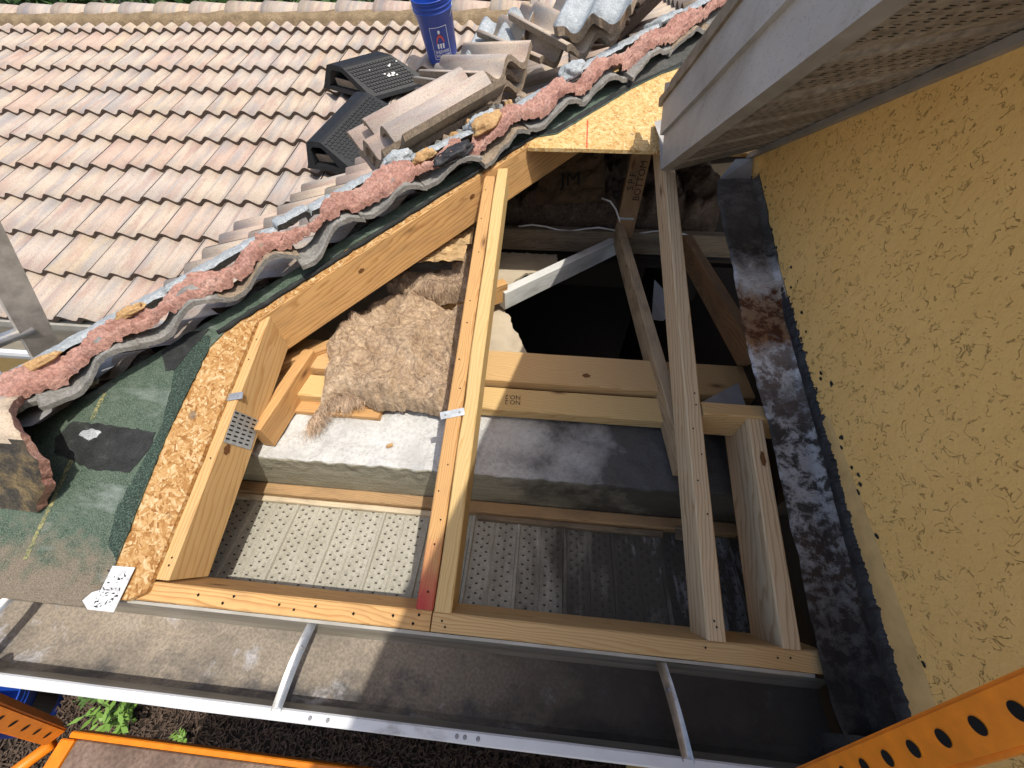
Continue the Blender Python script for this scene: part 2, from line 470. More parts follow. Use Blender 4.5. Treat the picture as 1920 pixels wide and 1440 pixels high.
def from_bm(name, bm, mats, parent=None, mat4=None, smooth=False):
    me = bpy.data.meshes.new(name)
    bmesh.ops.recalc_face_normals(bm, faces=bm.faces)
    bm.to_mesh(me)
    bm.free()
    if smooth:
        for f in me.polygons: f.use_smooth = True
    return link(name, me, mats, parent, mat4)
def from_py(name, vs, fs, mats, parent=None, mat4=None, smooth=False, mi=None):
    me = bpy.data.meshes.new(name)
    me.from_pydata([tuple(v) for v in vs], [], fs)
    if mi:
        for f, k in zip(me.polygons, mi): f.material_index = k
    if smooth:
        for f in me.polygons: f.use_smooth = True
    me.update()
    return link(name, me, mats, parent, mat4)
def frame(o, x, up):
    x = V(x).normalized()
    z = V(up)
    z = (z - x*z.dot(x)).normalized()
    y = z.cross(x)
    m = Matrix((x, y, z)).transposed().to_4x4()
    m.translation = V(o)
    return m
def box_bm(sx, sy, sz, bev=.0015, seg=1, cen=(0, 0, 0)):
    bm = bmesh.new()
    bmesh.ops.create_cube(bm, size=1)
    for v in bm.verts:
        v.co = V((v.co.x*sx+cen[0], v.co.y*sy+cen[1], v.co.z*sz+cen[2]))
    if bev:
        bmesh.ops.bevel(bm, geom=bm.edges[:], offset=bev, segments=seg, affect='EDGES')
    return bm
NA = V((0, -P, 1)).normalized()
def board(name, a, b, w, h, mat, parent=None, up=(0, 0, 1), bev=.003, wane=0.0, jit=.0008):
    """sawn board, a..b is the centre line of its top face"""
    a, b = V(a), V(b)
    L = (b-a).length
    bm = bmesh.new()
    n = max(2, int(L/.12))
    rings = []
    bv = bev
    prof = [(-w/2+bv, 0), (w/2-bv, 0), (w/2, -bv), (w/2, -h+bv), (w/2-bv, -h), (-w/2+bv, -h), (-w/2, -h+bv), (-w/2, -bv)]
    sd = sum(map(ord, name)) % 97 + random.random()*50
    for i in range(n+1):
        x = L*i/n
        r = []
        for k, (y, z) in enumerate(prof):
            j = mnoise.noise(V((x*6, sd+k*.3, 0)))*jit
            wn_ = 0
            if wane and k in (1, 2):
                wn_ = -wane*max(0, mnoise.noise(V((x*7, sd, 3))))
            r.append(bm.verts.new((x, y+j+wn_, z+j+wn_*.6)))
        rings.append(r)
    for i in range(n):
        for k in range(8):
            bm.faces.new((rings[i][k], rings[i][(k+1) % 8], rings[i+1][(k+1) % 8], rings[i+1][k]))
    bm.faces.new(rings[0])
    bm.faces.new(rings[-1][::-1])
    return from_bm(name, bm, mat, parent, frame(a, b-a, up))
def box(name, lo, hi, mat, parent=None, bev=.002):
    lo, hi = V(lo), V(hi)
    c = (lo+hi)/2
    bm = box_bm(*(hi-lo), bev)
    return from_bm(name, bm, mat, parent, Matrix.Translation(c))
def slab(name, pts, zf, t, mat, parent=None, rag=0.0, step=.02, seed=0):
    """sheet over a plan outline; zf(x, y) is the bottom, t the thickness; rag roughens the outline"""
    out = []
    for i, a in enumerate(pts):
        b = pts[(i+1) % len(pts)]
        a, b = V((a[0], a[1], 0)), V((b[0], b[1], 0))
        n = max(1, int((b-a).length/step)) if rag else 1
        for k in range(n):
            q = a.lerp(b, k/n)
            if rag and k:
                d = (b-a).normalized()
                q = q + V((-d.y, d.x, 0))*rag*(mnoise.noise(V((q.x*60+seed, q.y*60, seed)))+.6*mnoise.noise(V((q.x*170+seed, q.y*170, seed))))
            out.append(q)
    from mathutils.geometry import delaunay_2d_cdt
    n = len(out)
    vv, _, ff, _, _, _ = delaunay_2d_cdt([q.xy for q in out], [(i, (i+1) % n) for i in range(n)], [], 1, 1e-6)
    bm = bmesh.new()
    top = [bm.verts.new((q.x, q.y, zf(q.x, q.y)+t)) for q in vv]
    bot = [bm.verts.new((q.x, q.y, zf(q.x, q.y))) for q in vv]
    cnt = {}
    for f_ in ff:
        bm.faces.new([top[k] for k in f_])
        bm.faces.new([bot[k] for k in f_][::-1])
        for i in range(len(f_)):
            e_ = (f_[i], f_[(i+1) % len(f_)])
            cnt[tuple(sorted(e_))] = None if tuple(sorted(e_)) in cnt else e_
    for e_ in cnt.values():
        if e_: bm.faces.new((top[e_[1]], top[e_[0]], bot[e_[0]], bot[e_[1]]))
    return from_bm(name, bm, mat, parent)
def tube(name, pts, r, mat, parent=None, seg=8, cap=True):
    pts = [V(p) for p in pts]
    vs, fs = [], []
    for i, p in enumerate(pts):
        d = (pts[min(i+1, len(pts)-1)]-pts[max(i-1, 0)]).normalized()
        u = d.cross(V((0, 0, 1)))
        if u.length < .05: u = d.cross(V((1, 0, 0)))
        u.normalize()
        w = d.cross(u)
        rr = r[i] if isinstance(r, (list, tuple)) else r
        for k in range(seg):
            a = 2*math.pi*k/seg
            vs.append(p+(u*math.cos(a)+w*math.sin(a))*rr)
    for i in range(len(pts)-1):
        for k in range(seg):
            fs.append((i*seg+k, i*seg+(k+1) % seg, (i+1)*seg+(k+1) % seg, (i+1)*seg+k))
    if cap:
        fs.append(tuple(range(seg))[::-1])
        fs.append(tuple((len(pts)-1)*seg+k for k in range(seg)))
    return from_py(name, vs, fs, mat, parent, smooth=True)
def text_mesh(body, size, font_scale_x=1.0, depth=0.0):
    cu = bpy.data.curves.new('text', 'FONT')
    cu.body = body
    cu.size = size
    cu.align_x = 'CENTER'
    cu.align_y = 'CENTER'
    cu.space_line = .85
    cu.resolution_u = 3
    ob = bpy.data.objects.new('text', cu)
    COL.objects.link(ob)
    dg = bpy.context.evaluated_depsgraph_get()
    me = bpy.data.meshes.new_from_object(ob.evaluated_get(dg))
    bpy.data.objects.remove(ob)
    bpy.data.curves.remove(cu)
    me.materials.clear()
    for v in me.vertices:
        v.co.x *= font_scale_x
    return me
def stamp(name, body, size, o, x, up, mat, parent, sx=1.0):
    """ink lettering 0.6 mm above a surface: o centre, x reading direction, up the surface normal"""
    me = text_mesh(body, size, sx)
    return link(name, me, mat, parent, frame(V(o)+V(up).normalized()*.0008, x, up))
def fbm(p, o=4, s=.5):
    a, f, t = 1.0, 1.0, 0.0
    for _ in range(o):
        t += a*mnoise.noise(p*f)
        a *= s
        f *= 2.1
    return t

zA = lambda x, y: P*y
zC = lambda x, y: P*(x+1.3)
GROUND = -2.15

# ------------------------------------------------------------------ setting
vs = [(-200, -200, GROUND), (200, -200, GROUND), (200, 200, GROUND), (-200, 200, GROUND)]
tag(from_py('ground', vs, [(0, 1, 2, 3)], 'mulch'), kind='structure')

simple('bounce_concrete', (.40, .385, .35), .9, var=.1, scale=3)  # pale colour for the added slab that bounces light
leaf = simple('lawn', (.09, .13, .045), .95, var=.3, scale=8)
tag(from_py('bounce_slab', [(-60, -60, GROUND+.012), (40, -60, GROUND+.012), (40, -1.25, GROUND+.012), (-3.4, -1.25, GROUND+.012), (-3.4, .9, GROUND+.012), (-60, .9, GROUND+.012)], [(0, 1, 2, 3), (0, 3, 4, 5)], 'bounce_concrete'), kind='structure')  # unseen slab added to bounce sunlight onto the wall and soffit
# ------------------------------------------------------------------ roof tile kit
TW, TE, TT = .2385, .2665, .015
def s_prof(u):
    a = 4*math.pi*u+1.15
    return .029*(.5+.5*math.sin(a))
def tile_mesh(name, w=TW-.0045, L=TE+.055, t=TT, n=24, rag=0.0, seed=0, hump=1.0, u0=0.0, u1=1.0):
    vs, fs, mi = [], [], []
    ys = [0, L] if not rag else [0, L*.33, L*.66, L]
    for j, y in enumerate(ys):
        for i in range(n+1):
            u = u0+(u1-u0)*i/n
            z = s_prof(u)*hump
            dy = 0
            if rag:
                dy = rag*mnoise.noise(V((u*9+seed, j*3, seed)))*(1 if j in (0, len(ys)-1) else 0)
            vs.append((u*w, y+dy, z))
    N = len(vs)
    vs += [(x, y, z-t*1.35) for x, y, z in vs]
    r = n+1
    for j in range(len(ys)-1):
        for i in range(n):
            a = j*r+i
            fs.append((a, a+1, a+r+1, a+r)); mi.append(0)
            fs.append((N+a+r, N+a+r+1, N+a+1, N+a)); mi.append(2)
    for i in range(n):
        fs.append((N+i, N+i+1, i+1, i)); mi.append(1)
        b = (len(ys)-1)*r+i
        fs.append((b, b+1, N+b+1, N+b)); mi.append(1)
    for j in range(len(ys)-1):
        a = j*r
        fs.append((a, a+r, N+a+r, N+a)); mi.append(1)
        a = j*r+n
        fs.append((a+r, a, N+a, N+a+r)); mi.append(1)
    me = bpy.data.meshes.new(name)
    me.from_pydata(vs, [], fs)
    for f, k in zip(me.polygons, mi):
        f.material_index = k
        f.use_smooth = k != 1
    me.update()
    return me
def tile_mats(me, top='tile', edge='tile_edge', under='tile_under'):
    for k in (top, edge, under): me.materials.append(MAT[k])
    return me
TILE = tile_mats(tile_mesh('tile'))

# far wing: plane through OB spanned by D1 (along the courses) and D2 (up the slope)
D1 = V((.999905, -.003478, .013368)); D2 = V((-.00021, .963832, .266511)); DN = D1.cross(D2).normalized()
OB = V((-2.093, 1.091, -.215))
def B(u, v, n=0.0): return OB + D1*u + D2*v + DN*n
roofB = empty('tiled_roof', B(0, 0), 'sunlit far wing roof of cream and pink wavy concrete tiles', 'roof')
bm = bmesh.new()
q = [B(-6, .03, -.035), B(.70, .03, -.035), B(2.35, 1.55, -.035), B(5.5, 2.5, -.035), B(5.5, 2.86, -.035), B(-6, 2.86, -.035)]
bm.faces.new([bm.verts.new(x) for x in q])
ret = bmesh.ops.extrude_face_region(bm, geom=bm.faces[:])
for e in ret['geom']:
    if isinstance(e, bmesh.types.BMVert): e.co -= DN*.04
from_bm('deck', bm, 'tile_under', roofB)
tilt = Matrix.Rotation(-math.atan(.021/TE), 4, 'X')
mB = Matrix((D1, D2, DN)).transposed().to_4x4()
rng = random.Random(3)
NR = 11
for row in range(NR):
    v = row*TE-.01
    # image extent grows with distance: leave out what the frame or the hip hides
    u_lo = -1.15-.185*row
    u_hi = .62+.27*row
    i0, i1 = math.floor((u_lo+.66)/TW), math.ceil((u_hi+.66)/TW)
    for i in range(i0, i1):
        u = -.66+i*TW
        mm = mB.copy()
        mm.translation = B(u+rng.uniform(-.0015, .0015), v+rng.uniform(-.004, .004), .006)
        link('tile', TILE, (), roofB, mm @ tilt @ Matrix.Rotation(rng.uniform(-.006, .006), 4, 'Z'))
# ridge: mortar wall and cap tiles
vs, fs = [], []
n = 140
for i in range(n+1):
    u = -3.4+6.3*i/n
    for (v, h) in ((2.745, -.03), (2.77, .03), (2.80, .05), (2.92, .06), (3.02, .04), (3.08, -.03)):
        k = fbm(V((u*9, v*9, 1)))*.006
        vs.append(B(u, v+k, h+k))
for i in range(n):
    for k in range(5):
        a = i*6+k
        fs.append((a, a+1, a+7, a+6))
from_py('ridge_mortar', vs, fs, 'ridge_mortar_tan', roofB, smooth=True)
def cap_mesh():
    L, seg = .345, 14
    vs, fs, mi = [], [], []
    for j, (x, s) in enumerate(((0, 1.0), (L, .9))):
        for lay in (0, 1):
            for k in range(seg+1):
                a = math.pi*k/seg
                r = (.098 if lay == 0 else .084)*s
                y, z = -math.cos(a)*r*1.0, math.sin(a)**.75*r*.62
                vs.append((x, y, z))
    r = seg+1
    for k in range(seg):
        fs.append((k, k+1, 2*r+k+1, 2*r+k)); mi.append(0)
        fs.append((r+k+1, r+k, 3*r+k, 3*r+k+1)); mi.append(2)
        fs.append((k+1, k, r+k, r+k+1)); mi.append(1)
        fs.append((2*r+k, 2*r+k+1, 3*r+k+1, 3*r+k)); mi.append(1)
    for k in (0, seg):
        fs.append((k, 2*r+k, 3*r+k, r+k)); mi.append(1)
    me = bpy.data.meshes.new('ridge_tile')
    me.from_pydata(vs, [], fs)
    for f, k in zip(me.polygons, mi):
        f.material_index = k
        f.use_smooth = k != 1
    me.update()
    return tile_mats(me)
CAP = cap_mesh()
for i in range(20):
    u = -3.33+i*.299
    mm = mB.copy()
    mm.translation = B(u, 2.925, .022)
    link('ridge_tile', CAP, (), roofB, mm @ Matrix.Rotation(rng.uniform(.035, .06), 4, 'Y') @ Matrix.Rotation(rng.uniform(-.02, .02), 4, 'Z'))

# far wing eave: fascia, gutter, wall
gut = empty('gutter', (-2.3, 1.0, -.33), 'white gutter along the eave of the far tiled wing', 'gutter')
def sweep(name, prof, x0, x1, mats, parent, mi=None, n=1, dirv=None, org=None, noise=0.0):
    """profile (y, z) points swept along x"""
    vs, fs, m2 = [], [], []
    k = len(prof)
    for i in range(n+1):
        x = x0+(x1-x0)*i/n
        for j, (y, z) in enumerate(prof):
            d = noise*fbm(V((x*5, j*.4, 2))) if noise else 0
            vs.append((x, y+d, z+d))
    for i in range(n):
        for j in range(k-1):
            a = i*k+j
            fs.append((a, a+1, a+k+1, a+k))
            m2.append(mi[j] if mi else 0)
    return from_py(name, vs, fs, mats, parent, mi=m2)
sweep('trough', [(1.07, -.27), (1.07, -.36), (.99, -.36), (.945, -.31), (.93, -.275)], -4.2, -1.45, ['gutter_back'], gut)
sweep('front_lip', [(.93, -.275), (.926, -.262), (.905, -.262), (.903, -.28), (.93, -.33), (.97, -.372), (1.07, -.372)], -4.2, -1.45, ['gutter_white'], gut)
ff = box('fascia_board', (-4.2, 1.074, -.40), (-1.2, 1.11, -.235), 'drip_metal')
tag(ff, 'grey metal fascia behind the far white gutter', 'fascia')
hw = box('house_wall', (-4.6, 1.42, GROUND), (-1.05, 1.6, -.3), 'house_wall')
tag(hw, 'ochre wall of the far wing below its gutter', 'wall')

# ------------------------------------------------------------------ hip roof, far side (plane C): tiles seen edge-on
roofC = empty('tiled_roof', (-1.3, .8, 0), 'thin wedge of tan tile courses beyond the broken hip, running into the valley', 'roof')
slab('deck', [(-1.40, .02), (-1.40, 1.15), (-.3, 2.35), (1.4, 3.3), (1.4, 2.72)], lambda x, y: zC(x, y)-.03, .02, 'tile_under', roofC)
C1, C2 = V((0, -1, 0)), V((1, 0, P)).normalized()
CN = C1.cross(C2).normalized()
mC = Matrix((C1, C2, CN)).transposed().to_4x4()
# broken hip line (plan) along which the mortar bed runs
HA, HB = V((-1.092, .332, 0)), V((.778, 2.07, 0))
HD = (HB-HA).normalized()
HW = V((HD.y, -HD.x, 0))          # towards the stripped side
def hip_t(p): return (V((p[0], p[1], 0))-HA).dot(HW)
for row in range(9):
    for i in range(16):
        y = 2.95-i*TW
        sx = -1.27+row*TE*.95
        c0 = V((sx, y, P*(sx+1.3)+.045))
        # keep tiles of this face only
        cx, cy = sx+.14, y-.12
        t = hip_t((cx, cy))
        if t > .17: continue
        if cx < -1.25 and cy > 1.2: continue
        if cx < -1.0 and cy < .42: continue
        if cy-1.05 > (cx+1.3)*1.15+.25: continue
        mm = mC.copy()
        mm.translation = c0
        mm = mm @ tilt
        me = TILE
        if t > -.22:
            bm = bmesh.new()
            bm.from_mesh(TILE)
            inv = mm.inverted()
            pc = inv @ V((*(HA-HW*.045).xy, 0))
            nn = (inv.to_3x3() @ HW).normalized()
            bmesh.ops.bisect_plane(bm, geom=bm.verts[:]+bm.edges[:]+bm.faces[:], plane_co=pc, plane_no=nn, clear_outer=True)
            if not bm.faces:
                bm.free(); continue
            me = bpy.data.meshes.new('tile')
            bm.to_mesh(me)
            bm.free()
            if len(me.polygons) < 3: continue
            tile_mats(me, 'tile_dirty')
        link('tile', me, (), roofC, mm)
vs, fs = [], []
for i in range(25):
    f_ = i/24
    w_ = .003*mnoise.noise(V((f_*9, 0, 0)))
    vs += [(-1.335, .30+.86*f_, .165-.185*f_+w_), (-1.32, .30+.86*f_, .170-.185*f_+w_), (-1.15, .26+.82*f_, .185-.13*f_+w_), (-1.0, .30+.80*f_, .19-.10*f_)]
for i in range(24):
    for k in range(3):
        a = i*4+k
        fs.append((a, a+1, a+5, a+4))
vm = from_py('eave_flashing', vs, fs, 'grey_sheet')
tag(vm, 'grey sheet metal strip edging the thin tile courses toward the ladder', 'flashing')

# ------------------------------------------------------------------ stripped slope (plane A): framing
# eave boards
b = board('sub_fascia', (-.69, .019, .0065), (-.004, .019, .0065), .038, .14, 'wood_orange', up=NA, wane=.004)
tag(b, 'weathered orange eave board with nail holes, left of the board joint', 'board')
EAVE_L = b
b = board('sub_fascia', (-.001, .019, .0055), (.802, .019, .0055), .038, .14, 'wood_new', up=NA, wane=.003)
tag(b, 'new tan eave board in shade reaching the wall flashing', 'board')
EAVE_R = b

# left truss
t = empty('roof_truss', (-.62, .36, -.04), 'sunlit truss end with square metal plate beside the sheathing strip', 'truss')
board('top_chord', (-.619, .042, .014), (-.619, .70, .2333), .038, .12, 'wood_tan', t, NA, wane=.007)
board('bottom_chord', (-.598, .425, .045), (-.580, .74, .055), .038, .09, 'wood_old', t)
pl = from_bm('connector_plate', box_bm(.085, .10, .0015, 0), 'galvanised', t, frame((-.5985, .40, .075), (0, .94, .34), (1, 0, 0)))
bm = bmesh.new()
for i in range(7):
    for j in range(4):
        v4 = [bm.verts.new((-.034+i*.0115+dx, -.036+j*.024+dy, .0012)) for dx, dy in ((0, 0), (.004, 0), (.004, .014), (0, .014))]
        bm.faces.new(v4)
o = from_bm('tooth_slots', bm, 'hole_black', t, frame((-.5985, .40, .075), (0, .94, .34), (1, 0, 0)))
o['kind'] = 'stuff'
def strap(nm, o, x, up, parent, L=.062, w=.02):
    s = from_bm('strap', box_bm(L, w, .0016, 0), 'galvanised', parent, frame(o, x, up))
    for dx in (-.018, .018):
        bm = bmesh.new()
        bmesh.ops.create_cone(bm, cap_ends=True, segments=8, radius1=.0032, radius2=.0026, depth=.002, matrix=Matrix.Translation((dx, 0, .0015)))
        from_bm('nail_head', bm, 'gate_grey', s, frame(o, x, up))
strap('strap', (-.618, .452, .1545), (1, .25, .05), NA, t)
kn = from_bm('knot', box_bm(.03, .02, .001, 0), 'wood_dark', t, frame((-.5985, .30, .063), (0, .94, .34), (1, 0, 0)))
bpy.data.objects.remove(kn)

g = G('knot', .7, spec=.2)
kk = g.node('ShaderNodeTexWave', {'Vector': g.obj(), 'Scale': 90.0, 'Distortion': 2.0, 'Detail': 2.0}, wave_type='RINGS', rings_direction='Z').outputs['Fac']
g.col(g.mix(kk, (.10, .038, .014), (.22, .10, .035)))
MAT['knot'] = g.m
def knot(o, x, up_, parent, a=.012, b_=.008):
    bm = bmesh.new()
    c_ = bm.verts.new((0, 0, .0006))
    r1 = [bm.verts.new((math.cos(k*.3927)*a*(1+.15*math.sin(k*2.3)), math.sin(k*.3927)*b_*(1+.15*math.cos(k*1.7)), .0004)) for k in range(16)]
    for k in range(16): bm.faces.new((c_, r1[k], r1[(k+1) % 16]))
    from_bm('knot', bm, 'knot', parent, frame(V(o)+V(up_).normalized()*.0009, x, up_))
def nails(pts_, up_, parent, r_=.0022):
    for k_, q3 in enumerate(pts_):
        bm = bmesh.new()
        vv = [bm.verts.new((math.cos(a_*.7854)*r_*(1+.3*math.sin(a_*2+k_)), math.sin(a_*.7854)*r_*(1+.4*math.cos(a_*3+k_)), .0011)) for a_ in range(8)]
        bm.faces.new(vv)
        from_bm('nail_hole', bm, 'hole_black', parent, frame(q3, (1, 0, 0), up_))
knot((-.5998, .335, .085), (0, .94, .34), (1, 0, 0), t, .014, .010)
nails([(x_, y_, .0065+P*(y_-.019)) for x_, y_ in ((-.52, .022), (-.46, .012), (-.44, .026), (-.335, .020), (-.30, .014), (-.255, .024), (-.17, .018), (-.085, .022), (-.04, .012), (-.03, .028))], NA, EAVE_L, .003)
nails([(x_, y_, .0055+P*(y_-.019)) for x_, y_ in ((.02, .022), (.028, .012), (.56, .024), (.70, .02), (.725, .022))], NA, EAVE_R)
nails([(-.611, y_, P*y_) for y_ in (.07, .085, .30, .56, .62)], NA, t)
# hip rafter
hp = V((1, 1, P)).normalized()
hup = V((-P, -P, 2)).normalized()
b = board('hip_rafter', (-.70, .622, .2135), (.42, 1.742, .5865), .038, .14, 'wood_orange', up=hup)
tag(b, 'long sunlit diagonal hip rafter under the broken mortar edge', 'rafter')
for (sx_, dz_) in ((.30, .05), (.62, .045), (.70, .07), (.95, .05)):
    knot((-.70+sx_*.981+.0137, .622+sx_*.981-.0137, .2135+sx_*.327-dz_), (1, 1, P), (1, -1, 0), b, .011, .006)

# double middle rafters
red_tip('wood_old', 'wood_red_tip', .06, .20)
b = board('rafter', (-.021, .038, .0127), (-.021, 1.262, .4207), .037, .09, 'wood_red_tip', up=NA, jit=.0015)
tag(b, 'older orange rafter with red paint at its lower end', 'rafter', 'middle rafters')
strap('strap', (-.024, .452, .1525), (1, .3, .06), NA, b)
nails([(-.021+.008*math.sin(y_*40), y_, P*y_) for y_ in (.07, .16, .21, .27, .33, .52, .60, .71, .78, .95, 1.08, 1.2)], NA, b)
b = board('rafter', (.0185, .036, .012), (.0185, 1.30, .4333), .038, .09, 'wood_yellow', up=NA, wane=.008)
tag(b, 'pale yellow rafter nailed alongside the older red-tipped one', 'rafter', 'middle rafters')

# right truss
t = empty('roof_truss', (.585, .4, -.02), 'pale new rafter and lower chord running up below the grey fascia end', 'truss')
board('top_chord', (.585, .036, .012), (.585, 2.05, .683), .038, .09, 'wood_pale', t, NA, wane=.003)
nails([(.585+.008*math.sin(y_*50), y_, P*y_) for y_ in (.06, .07, .27, .34, .40, .46, .52, .55)], NA, t)
board('bottom_chord', (.532, 1.68, .07), (.60, .43, .05), .038, .085, 'wood_grey', t)
# short rafter and block beside the wall
b = board('short_rafter', (.732, .036, .012), (.732, .50, .1667), .038, .12, 'wood_pale', up=NA)
tag(b, 'short pale rafter with an oval knot beside the wall flashing', 'rafter')
knot((.735, .40, .1335), (0, 1, P), NA, b, .018, .006)
b = board('blocking', (.607, .515, .1717), (.815, .515, .1717), .04, .09, 'wood_new')
tag(b, 'short wooden block spanning from the pale rafter to the flashing', 'board')

# plates on the tie beam
b = board('plate_board', (-.72, .635, .0), (.80, .635, .0), .089, .038, 'wood_yellow')
tag(b, 'yellow grade-stamped plank lying on the concrete beam', 'board')
stamp('grade_stamp', 'NO.2\nNO.2', .024, (.115, .632, .0), (-1, -.05, 0), (0, 0, 1), 'ink_black', b, .9)
b = board('plate_board', (-.66, .758, .022), (.88, .758, .022), .135, .038, 'wood_new')
tag(b, 'wide pinkish plank with a dark knot behind the stamped one', 'board')
knot((.345, .735, .022), (1, 0, 0), (0, 0, 1), b, .013, .009)
b = board('plate_board', (-.75, .70, -.032), (-.30, .70, -.032), .3, .02, 'wood_old')
tag(b, 'old wood strip between the concrete and the insulation', 'board')

# concrete tie beam
def rough_box(name, lo, hi, n, amp, mat, top_amp):
    bm = bmesh.new()
    nx, ny, nz = n
    lo, hi = V(lo), V(hi)
    def grid(f, a, b):
        vs = [[bm.verts.new(f(i/a, j/b)) for j in range(b+1)] for i in range(a+1)]
        for i in range(a):
            for j in range(b):
                bm.faces.new((vs[i][j], vs[i+1][j], vs[i+1][j+1], vs[i][j+1]))
    L = hi-lo
    def P3(a, b, c):
        p = V((lo.x+L.x*a, lo.y+L.y*b, lo.z+L.z*c))
        k = fbm(p*14)*amp
        if c >= .999: p.z += fbm(p*22)*top_amp
        if b <= .001: p.y += k + (fbm(p*30)*.006 if c >= .9 else 0)
        return p
    grid(lambda a, b: P3(a, b, 1), nx, ny)
    grid(lambda a, b: P3(a, 0, b), nx, nz)
    grid(lambda a, b: P3(a, 1, b), nx, nz)
    grid(lambda a, b: P3(0, a, b), ny, nz)
    grid(lambda a, b: P3(1, a, b), ny, nz)
    bmesh.ops.remove_doubles(bm, verts=bm.verts[:], dist=.0008)
    return from_bm(name, bm, mat, smooth=True)
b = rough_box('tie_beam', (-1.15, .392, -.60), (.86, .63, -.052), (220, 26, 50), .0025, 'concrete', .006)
tag(b, 'rough concrete tie beam, white on top and darkened with stain and painted shade near the wall', 'beam')
bp = from_bm('debris', box_bm(.02, .012, .008, .003), 'wood_new', None, frame((-.24, .46, -.045), (1, .5, .1), (0, 0, 1)))
tag(bp, 'tiny wood chip on the white concrete top', 'debris')
b = board('nailer', (-1.1, .372, -.222), (.82, .372, -.222), .036, .03, 'wood_nailer')
tag(b, 'brown nailer strip along the foot of the concrete beam', 'board')
b = board('lath_strip', (-1.1, .346, -.238), (-.045, .343, -.238), .017, .02, 'wood_lath')
tag(b, 'pale lath on the sunlit soffit edge', 'board', 'soffit edge laths')
b = board('lath_strip', (.03, .346, -.238), (.60, .343, -.236), .017, .02, 'wood_grey_dark')  # darker wood than the left-hand lath
tag(b, 'dark grey lath on the shaded soffit edge', 'board', 'soffit edge laths')
b = board('lath_strip', (.635, .345, -.222), (.72, .335, -.222), .04, .006, 'wood_grey_dark', up=(0, -.3, 1))
tag(b, 'broken lath end between the pale rafters in shade', 'board', 'soffit edge laths')

# soffit panels under the eave, seen from above
sof = empty('soffit', (-.2, .2, -.26), 'perforated vinyl soffit seen from above between the rafters', 'soffit')
SZ = -.258
PW = .2868
def soffit_profile(w):
    pts = []
    x = 0
    q = w/4
    for k in range(4):
        a = k*q
        maj = k % 2 == 0
        d = .008 if maj else .0035
        wd = .012 if maj else .006
        pts += [(a, 0), (a+.002, d), (a+wd-.002, d), (a+wd, 0)]
    pts.append((w-.0015, 0))
    return pts
def soffit_panel(name, x0, w, y0, y1, z, parent, mat):
    pr = soffit_profile(w)
    vs, fs = [], []
    n = 6
    for j in range(n+1):
        y = y0+(y1-y0)*j/n
        for (x, d) in pr:
            vs.append((x0+x, y, z+d+mnoise.noise(V((x0+x, y*3, 0)))*.0015))
    k = len(pr)
    for j in range(n):
        for i in range(k-1):
            fs.append((j*k+i, j*k+i+1, (j+1)*k+i+1, (j+1)*k+i))
    o = from_py(name, vs, fs, mat, parent)
    # punched louvre tabs
    tv, tf, tm = [], [], []
    q = w/4
    rg = random.Random(int(x0*1000))
    for s in range(4):
        a = s*q+(.017 if s % 2 == 0 else .011)
        b = (s+1)*q-.006
        cols = 3
        for c in range(cols):
            xx = x0+a+(b-a)*(c+.5)/cols
            y = y0+.01+(c % 2)*.0125
            while y < y1-.012:
                X, Y = xx+rg.uniform(-.0008, .0008), y
                zz = z+mnoise.noise(V((X, Y*3, 0)))*.0015
                i = len(tv)
                tv += [(X-.0040, Y, zz+.0008), (X+.0040, Y, zz+.0008), (X+.0032, Y+.0035, zz+.0038), (X-.0032, Y+.0035, zz+.0038), (X-.0028, Y+.0135, zz), (X+.0028, Y+.0135, zz)]
                tf += [(i, i+1, i+2, i+3), (i+3, i+2, i+5, i+4), (i, i+3, i+4), (i+1, i+5, i+2)]
                tm += [1, 0, 0, 0]
                y += .025
    p2 = from_py('louvre_tabs', tv, tf, [mat, 'louvre_gap'], o, mi=tm)
    p2['kind'] = 'stuff'
    return o
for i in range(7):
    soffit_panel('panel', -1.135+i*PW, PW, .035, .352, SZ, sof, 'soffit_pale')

# ------------------------------------------------------------------ sheathing and underlayment
b = slab('sheathing_panel', [(-1.39, -.012), (-.665, -.002), (-.628, .016), (-.622, .672), (-.70, .655)], zA, .0115, 'osb_old', rag=.0015, step=.03)
tag(b, 'weathered strand board strip beside the sunlit truss', 'sheathing')
b = slab('sheathing_panel', [(.10, 1.385), (.90, 1.39), (1.6, 1.39), (1.6, 3.2), (.16, 1.53)], zA, .0115, 'osb_bright', rag=.002, step=.025)
tag(b, 'bright golden strand board with a red chalk line above the opening', 'sheathing')
rl = slab('chalk_line', [(.302, 1.389), (.307, 1.389), (.309, 1.53), (.304, 1.53)], lambda x, y: P*y+.0115, .0006, 'ink_red', b, rag=.0012, step=.008)
b = slab('sheathing_panel', [(-.70, .655), (-.625, .673), (.165, 1.463), (.165, 1.52), (-.72, .66)], zA, .011, 'osb_old', rag=.003, step=.02)
tag(b, 'thin strand board sliver on top of the diagonal hip rafter', 'sheathing')
und = slab('underlayment', [(-1.40, -.022), (-.755, -.022), (-.735, .0), (-.722, .06), (-.735, .33), (-.728, .57), (-.70, .625), (-.64, .70), (-.42, .932), (-.16, 1.165), (.06, 1.385), (.12, 1.43), (.20, 1.452), (.31, 1.555), (.47, 1.705), (.58, 1.79), (.67, 1.842), (.75, 1.842), (1.55, 1.842), (1.55, 3.0), (1.40, 2.72), (-1.42, .02)], lambda x, y: P*y+.0125, .0035, 'underlayment_green', rag=.0022, step=.02)
tag(und, 'faded green granule underlayment left along the hip and eave', 'underlayment')
zu = lambda x, y: P*y+.0162
slab('tar_patch', [(-.995, .352), (-.955, .353), (-.765, .343), (-.762, .30), (-.785, .245), (-.87, .243), (-1.0, .275), (-1.02, .31)], zu, .0012, 'asphalt_black', und, rag=.006, step=.012)
